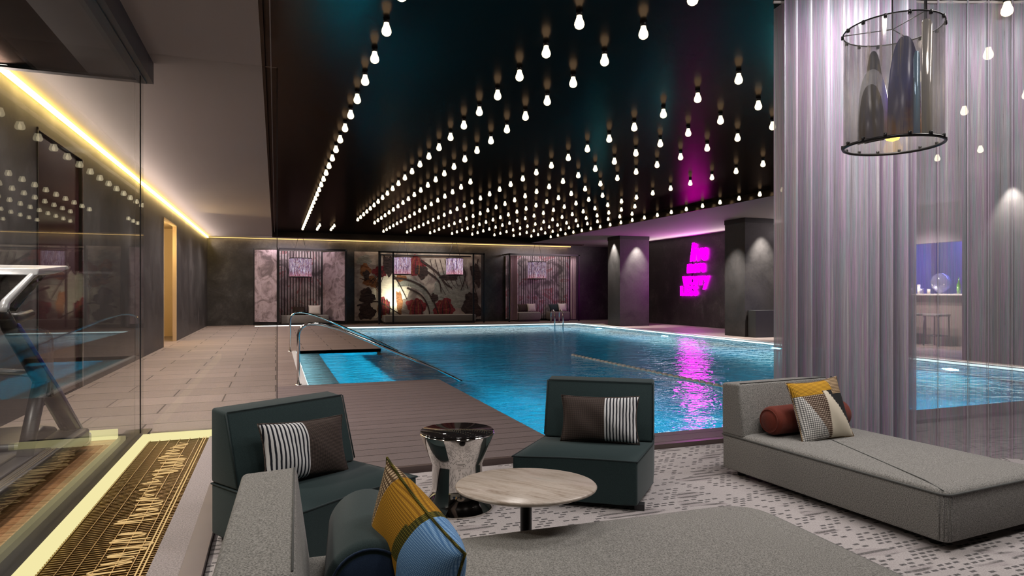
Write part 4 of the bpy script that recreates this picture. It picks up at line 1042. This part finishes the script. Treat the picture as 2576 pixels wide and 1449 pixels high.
blob('rust_bloom', 'm_rust', 4.98, 0.85, 0.13, 0.55, 0.05, seed=13)
blob('rust_bloom', 'm_rust', 5.05, 1.92, 0.24, 0.14, 0, seed=14)
blob('rust_bloom', 'm_rust', 3.78, 1.75, 0.34, 0.22, -0.4, seed=15)
blob('rust_bloom', 'm_rust', 3.55, 2.25, 0.22, 0.26, 0.3, seed=16)
blob('dark_leaf', 'm_dark', 3.62, 1.15, 0.30, 0.34, 0.5, seed=17)
blob('dark_leaf', 'm_dark', 3.58, 2.05, 0.14, 0.2, 0, seed=18)
blob('dark_leaf', 'm_dark', 4.52, 2.45, 0.24, 0.42, 0, seed=19)
blob('dark_leaf', 'm_dark', 6.5, 1.08, 0.16, 0.18, 0, seed=20)
blob('dark_leaf', 'm_dark', 5.95, 2.2, 0.26, 0.30, 0.6, seed=21)
blob('dark_leaf', 'm_dark', 3.6, 0.5, 0.34, 0.36, 0.2, seed=22)
blob('dark_leaf', 'm_dark', 8.2, 0.7, 0.4, 0.6, 0.2, seed=23)
blob('dark_leaf', 'm_dark', 7.2, 2.0, 0.42, 0.16, 0.1, seed=24)
blob('dark_leaf', 'm_dark', 8.4, 2.1, 0.22, 0.5, 0.2, seed=25)
stem('stem', 'm_dark', [(4.75, 1.9), (5.3, 1.85), (6.0, 1.55), (6.45, 0.95), (6.7, 0.3)], 0.045)
stem('stem', 'm_dark', [(5.3, 1.5), (5.9, 1.2), (6.2, 0.75), (6.3, 0.3)], 0.04)
stem('stem', 'm_dark', [(3.2, 0.75), (4.0, 0.92), (4.6, 0.62), (5.1, 0.3)], 0.035)
stem('stem', 'm_dark', [(4.3, 2.9), (4.7, 2.1), (5.0, 1.6), (5.3, 1.0)], 0.03)
stem('stem', 'm_dark', [(5.9, 2.7), (6.6, 2.2), (7.0, 1.7), (7.3, 1.5)], 0.05)
stem('stem', 'm_dark', [(6.2, 2.2), (6.7, 1.8), (6.8, 1.3)], 0.04)
stem('stem', 'm_dark', [(7.6, 2.7), (7.9, 2.1), (7.7, 1.4)], 0.035)
stem('stem', 'm_dark', [(8.5, 2.8), (8.3, 1.8), (8.5, 1.0)], 0.03)
for i, (px, pz) in enumerate(((5.72, 0.62), (4.32, 0.68), (5.75, 2.45), (6.95, 0.62))):
    for k in range(4):
        stem('petal_vein', 'm_dark' if k % 2 else 'm_rust', [(px - 0.22 + 0.14 * k, pz - 0.36), (px - 0.26 + 0.17 * k, pz), (px - 0.12 + 0.08 * k, pz + 0.36)], 0.022)
for k in range(9):
    stem('twig', 'm_rust' if k % 3 == 0 else 'm_dark', [(3.3 + 0.1 * k, 1.9 - 0.05 * k), (3.7 + 0.08 * k, 1.75 + 0.06 * k), (4.15 - 0.03 * k, 1.25 + 0.09 * k)], 0.014)
for k in range(7):
    stem('twig', 'm_dark', [(6.3 + 0.22 * k, 2.75), (6.5 + 0.25 * k, 2.1 - 0.1 * k), (7.0 + 0.16 * k, 1.2 + 0.1 * k)], 0.016)
# black glass box in front of the mural
mb_ = thing('cabana', 'black open frame around a long low bench before the mural', 'cabana')
def fr2(m):
    for x, y in ((3.95, 26.4), (4.15, 27.4), (4.52, 26.4), (7.95, 26.4), (8.42, 26.4)): bar_frame(m, [(x, y, 0.04), (x, y, 2.96)], 0.03)
    bar_frame(m, [(3.95, 26.4, 2.96), (8.42, 26.4, 2.96)], 0.03); bar_frame(m, [(4.15, 27.4, 2.90), (8.1, 27.4, 2.90)], 0.025); bar_frame(m, [(3.95, 26.4, 2.96), (4.15, 27.4, 2.9)], 0.025)
part('frame', 'black_metal', mb_, fr2)
def low_bed(label, x0, x1, y0, y1, h, group=None, name='daybed'):
    t = thing(name, label, 'daybed', ((x0 + x1) / 2, (y0 + y1) / 2, 0), 0, group); W_, L_ = (x1 - x0) / 2, (y1 - y0) / 2
    part('base', 'plinth', t, lambda m: m.box((-W_ + 0.04, -L_ + 0.04, 0), (W_ - 0.04, L_ - 0.04, 0.08)))
    part('mattress', 'grey_fabric', t, lambda m: m.box((-W_, -L_, 0.08), (W_, L_, h), None, 0.03, 3))
    return t
low_bed('long low grey bench running below the floral mural', 4.2, 8.1, 26.5, 27.3, 0.36, None, 'bench')
low_bed('low grey daybed in the left cabana under the streaked lamp', 0.2, 2.0, 26.62, 27.35, 0.40)
low_bed('small grey daybed in the right cabana, beside its left curtain', 10.15, 11.2, 26.7, 27.4, 0.42)
low_bed('small grey daybed in the right cabana, beside its right curtain', 11.75, 12.65, 26.7, 27.4, 0.42)
def small_pillow(label, x, y, z, w_, h_, key, tilt=0.35, group=None):
    o = thing('throw_pillow', label, 'pillow', (x, y, z), 0, group)
    m = MB(); cushion_grid(m, w_, h_, 0.15, None, 8, key=key); c = m.build('cover', None, o)
    c.rotation_euler = (PI / 2 - tilt, 0, 0)
small_pillow('cream pillow on the low daybed in the left cabana', 1.48, 27.05, 0.60, 0.5, 0.42, 'white_cloth')
small_pillow('dark pillow beside the cream one in the left cabana', 0.88, 27.15, 0.57, 0.5, 0.36, 'brown_weave')
small_pillow('dark pillow on the right cabana daybed nearer the mural', 10.55, 27.15, 0.60, 0.55, 0.38, 'brown_weave')
small_pillow('cream pillow on the right cabana daybed nearer the mural', 10.88, 27.02, 0.62, 0.42, 0.40, 'white_cloth')
small_pillow('dark teal pillow on the right cabana daybed nearer the ladder', 12.05, 27.15, 0.60, 0.5, 0.38, 'teal_fabric')
small_pillow('cream pillow on the right cabana daybed nearer the ladder', 12.42, 27.02, 0.62, 0.42, 0.40, 'white_cloth')

# ------------------------------------------------------------------ bar behind the sheer curtain
bc = thing('bar_counter', 'bar counter with pale top and brown front seen through the sheer', 'bar counter', (15.5, 11.0, 0))
part('front', 'bar_front', bc, lambda m: m.box((0.1, -2.6, 0.0), (0.6, 2.15, 1.22)))
part('counter_top', 'white_top', bc, lambda m: m.box((-0.05, -2.7, 1.22), (0.7, 2.15, 1.27), None, 0.008, 1))
bh = boxes('ceiling_bar_bulkhead', 'lilac_panel', [((15.5, 3.0, 2.55), (15.7, 13.2, 3.5))])
boxes('wall_bar', 'bar_back', [((17.7, 3.0, 0), (17.75, 13.2, 3.5))])
boxes('wall_bar_side', 'bar_back', [((15.5, 13.18, 0), (17.7, 13.199, 3.5))])
def stool(label, x, y):
    t = thing('bar_stool', label, 'bar stool', (x, y, 0), 0, 'bar stools')
    part('seat', 'grey_fabric', t, lambda m: m.box((-0.21, -0.21, 0.72), (0.21, 0.21, 0.78), None, 0.012, 2))
    for sx in (-1, 1):
        for sy in (-1, 1): part('leg', 'black_metal', t, lambda m, sx=sx, sy=sy: m.tube([(sx * 0.19, sy * 0.19, 0), (sx * 0.18, sy * 0.18, 0.72)], 0.018, None, 8))
    part('footrest', 'black_metal', t, lambda m: [m.tube([(a[0], a[1], 0.25), (b[0], b[1], 0.25)], 0.012, None, 6) for a, b in (((-.19, -.19), (.19, -.19)), ((.19, -.19), (.19, .19)), ((.19, .19), (-.19, .19)), ((-.19, .19), (-.19, -.19)))])
stool('black legged bar stool at the counter, closest to the gathered curtain', 15.15, 12.35)
stool('black legged bar stool at the counter, second from the gathered curtain', 15.15, 11.75)
stool('black legged bar stool at the counter, beside the sheer covered column', 15.15, 11.15)
def glassware(name, label, cat, x, y, prof, key, group=None):
    m = MB(); m.lathe(prof, key, 20); o = m.build(name); o.location = (x, y, 1.27); tag(o, label, cat, group)
glassware('bottle', 'green bottle standing on the bar counter', 'bottle', 15.75, 11.02, [(0, 0), (0.045, 0), (0.045, 0.22), (0.02, 0.30), (0.018, 0.40), (0, 0.40)], 'green_glass')
glassware('glass_vase', 'large round glass vase on the bar counter', 'vase', 15.85, 11.55, [(0, 0), (0.08, 0), (0.07, 0.03), (0.20, 0.16), (0.23, 0.30), (0.18, 0.44), (0.07, 0.52)], 'clear_glassware')
for i, (y, h) in enumerate(((12.2, 0.16), (12.05, 0.24), (11.92, 0.14), (11.78, 0.12))):
    glassware('drinking_glass', 'small clear drinking glass clustered on the bar counter', 'glass', 15.68 + 0.05 * (i % 2), y, [(0, 0), (0.035, 0), (0.04, h), (0.036, h), (0.03, 0.02)], 'white_top' if i % 2 else 'clear_glassware', 'drinking glasses on the bar')
for y in (12.2, 11.98, 11.55, 11.05): light('POINT', 'bar_point', (15.62, y, 1.40), 1.5, (1.0, 0.85, 0.6), size=0.03)  # warm point lights over the counter, without candle meshes

print('bulbs', nb)
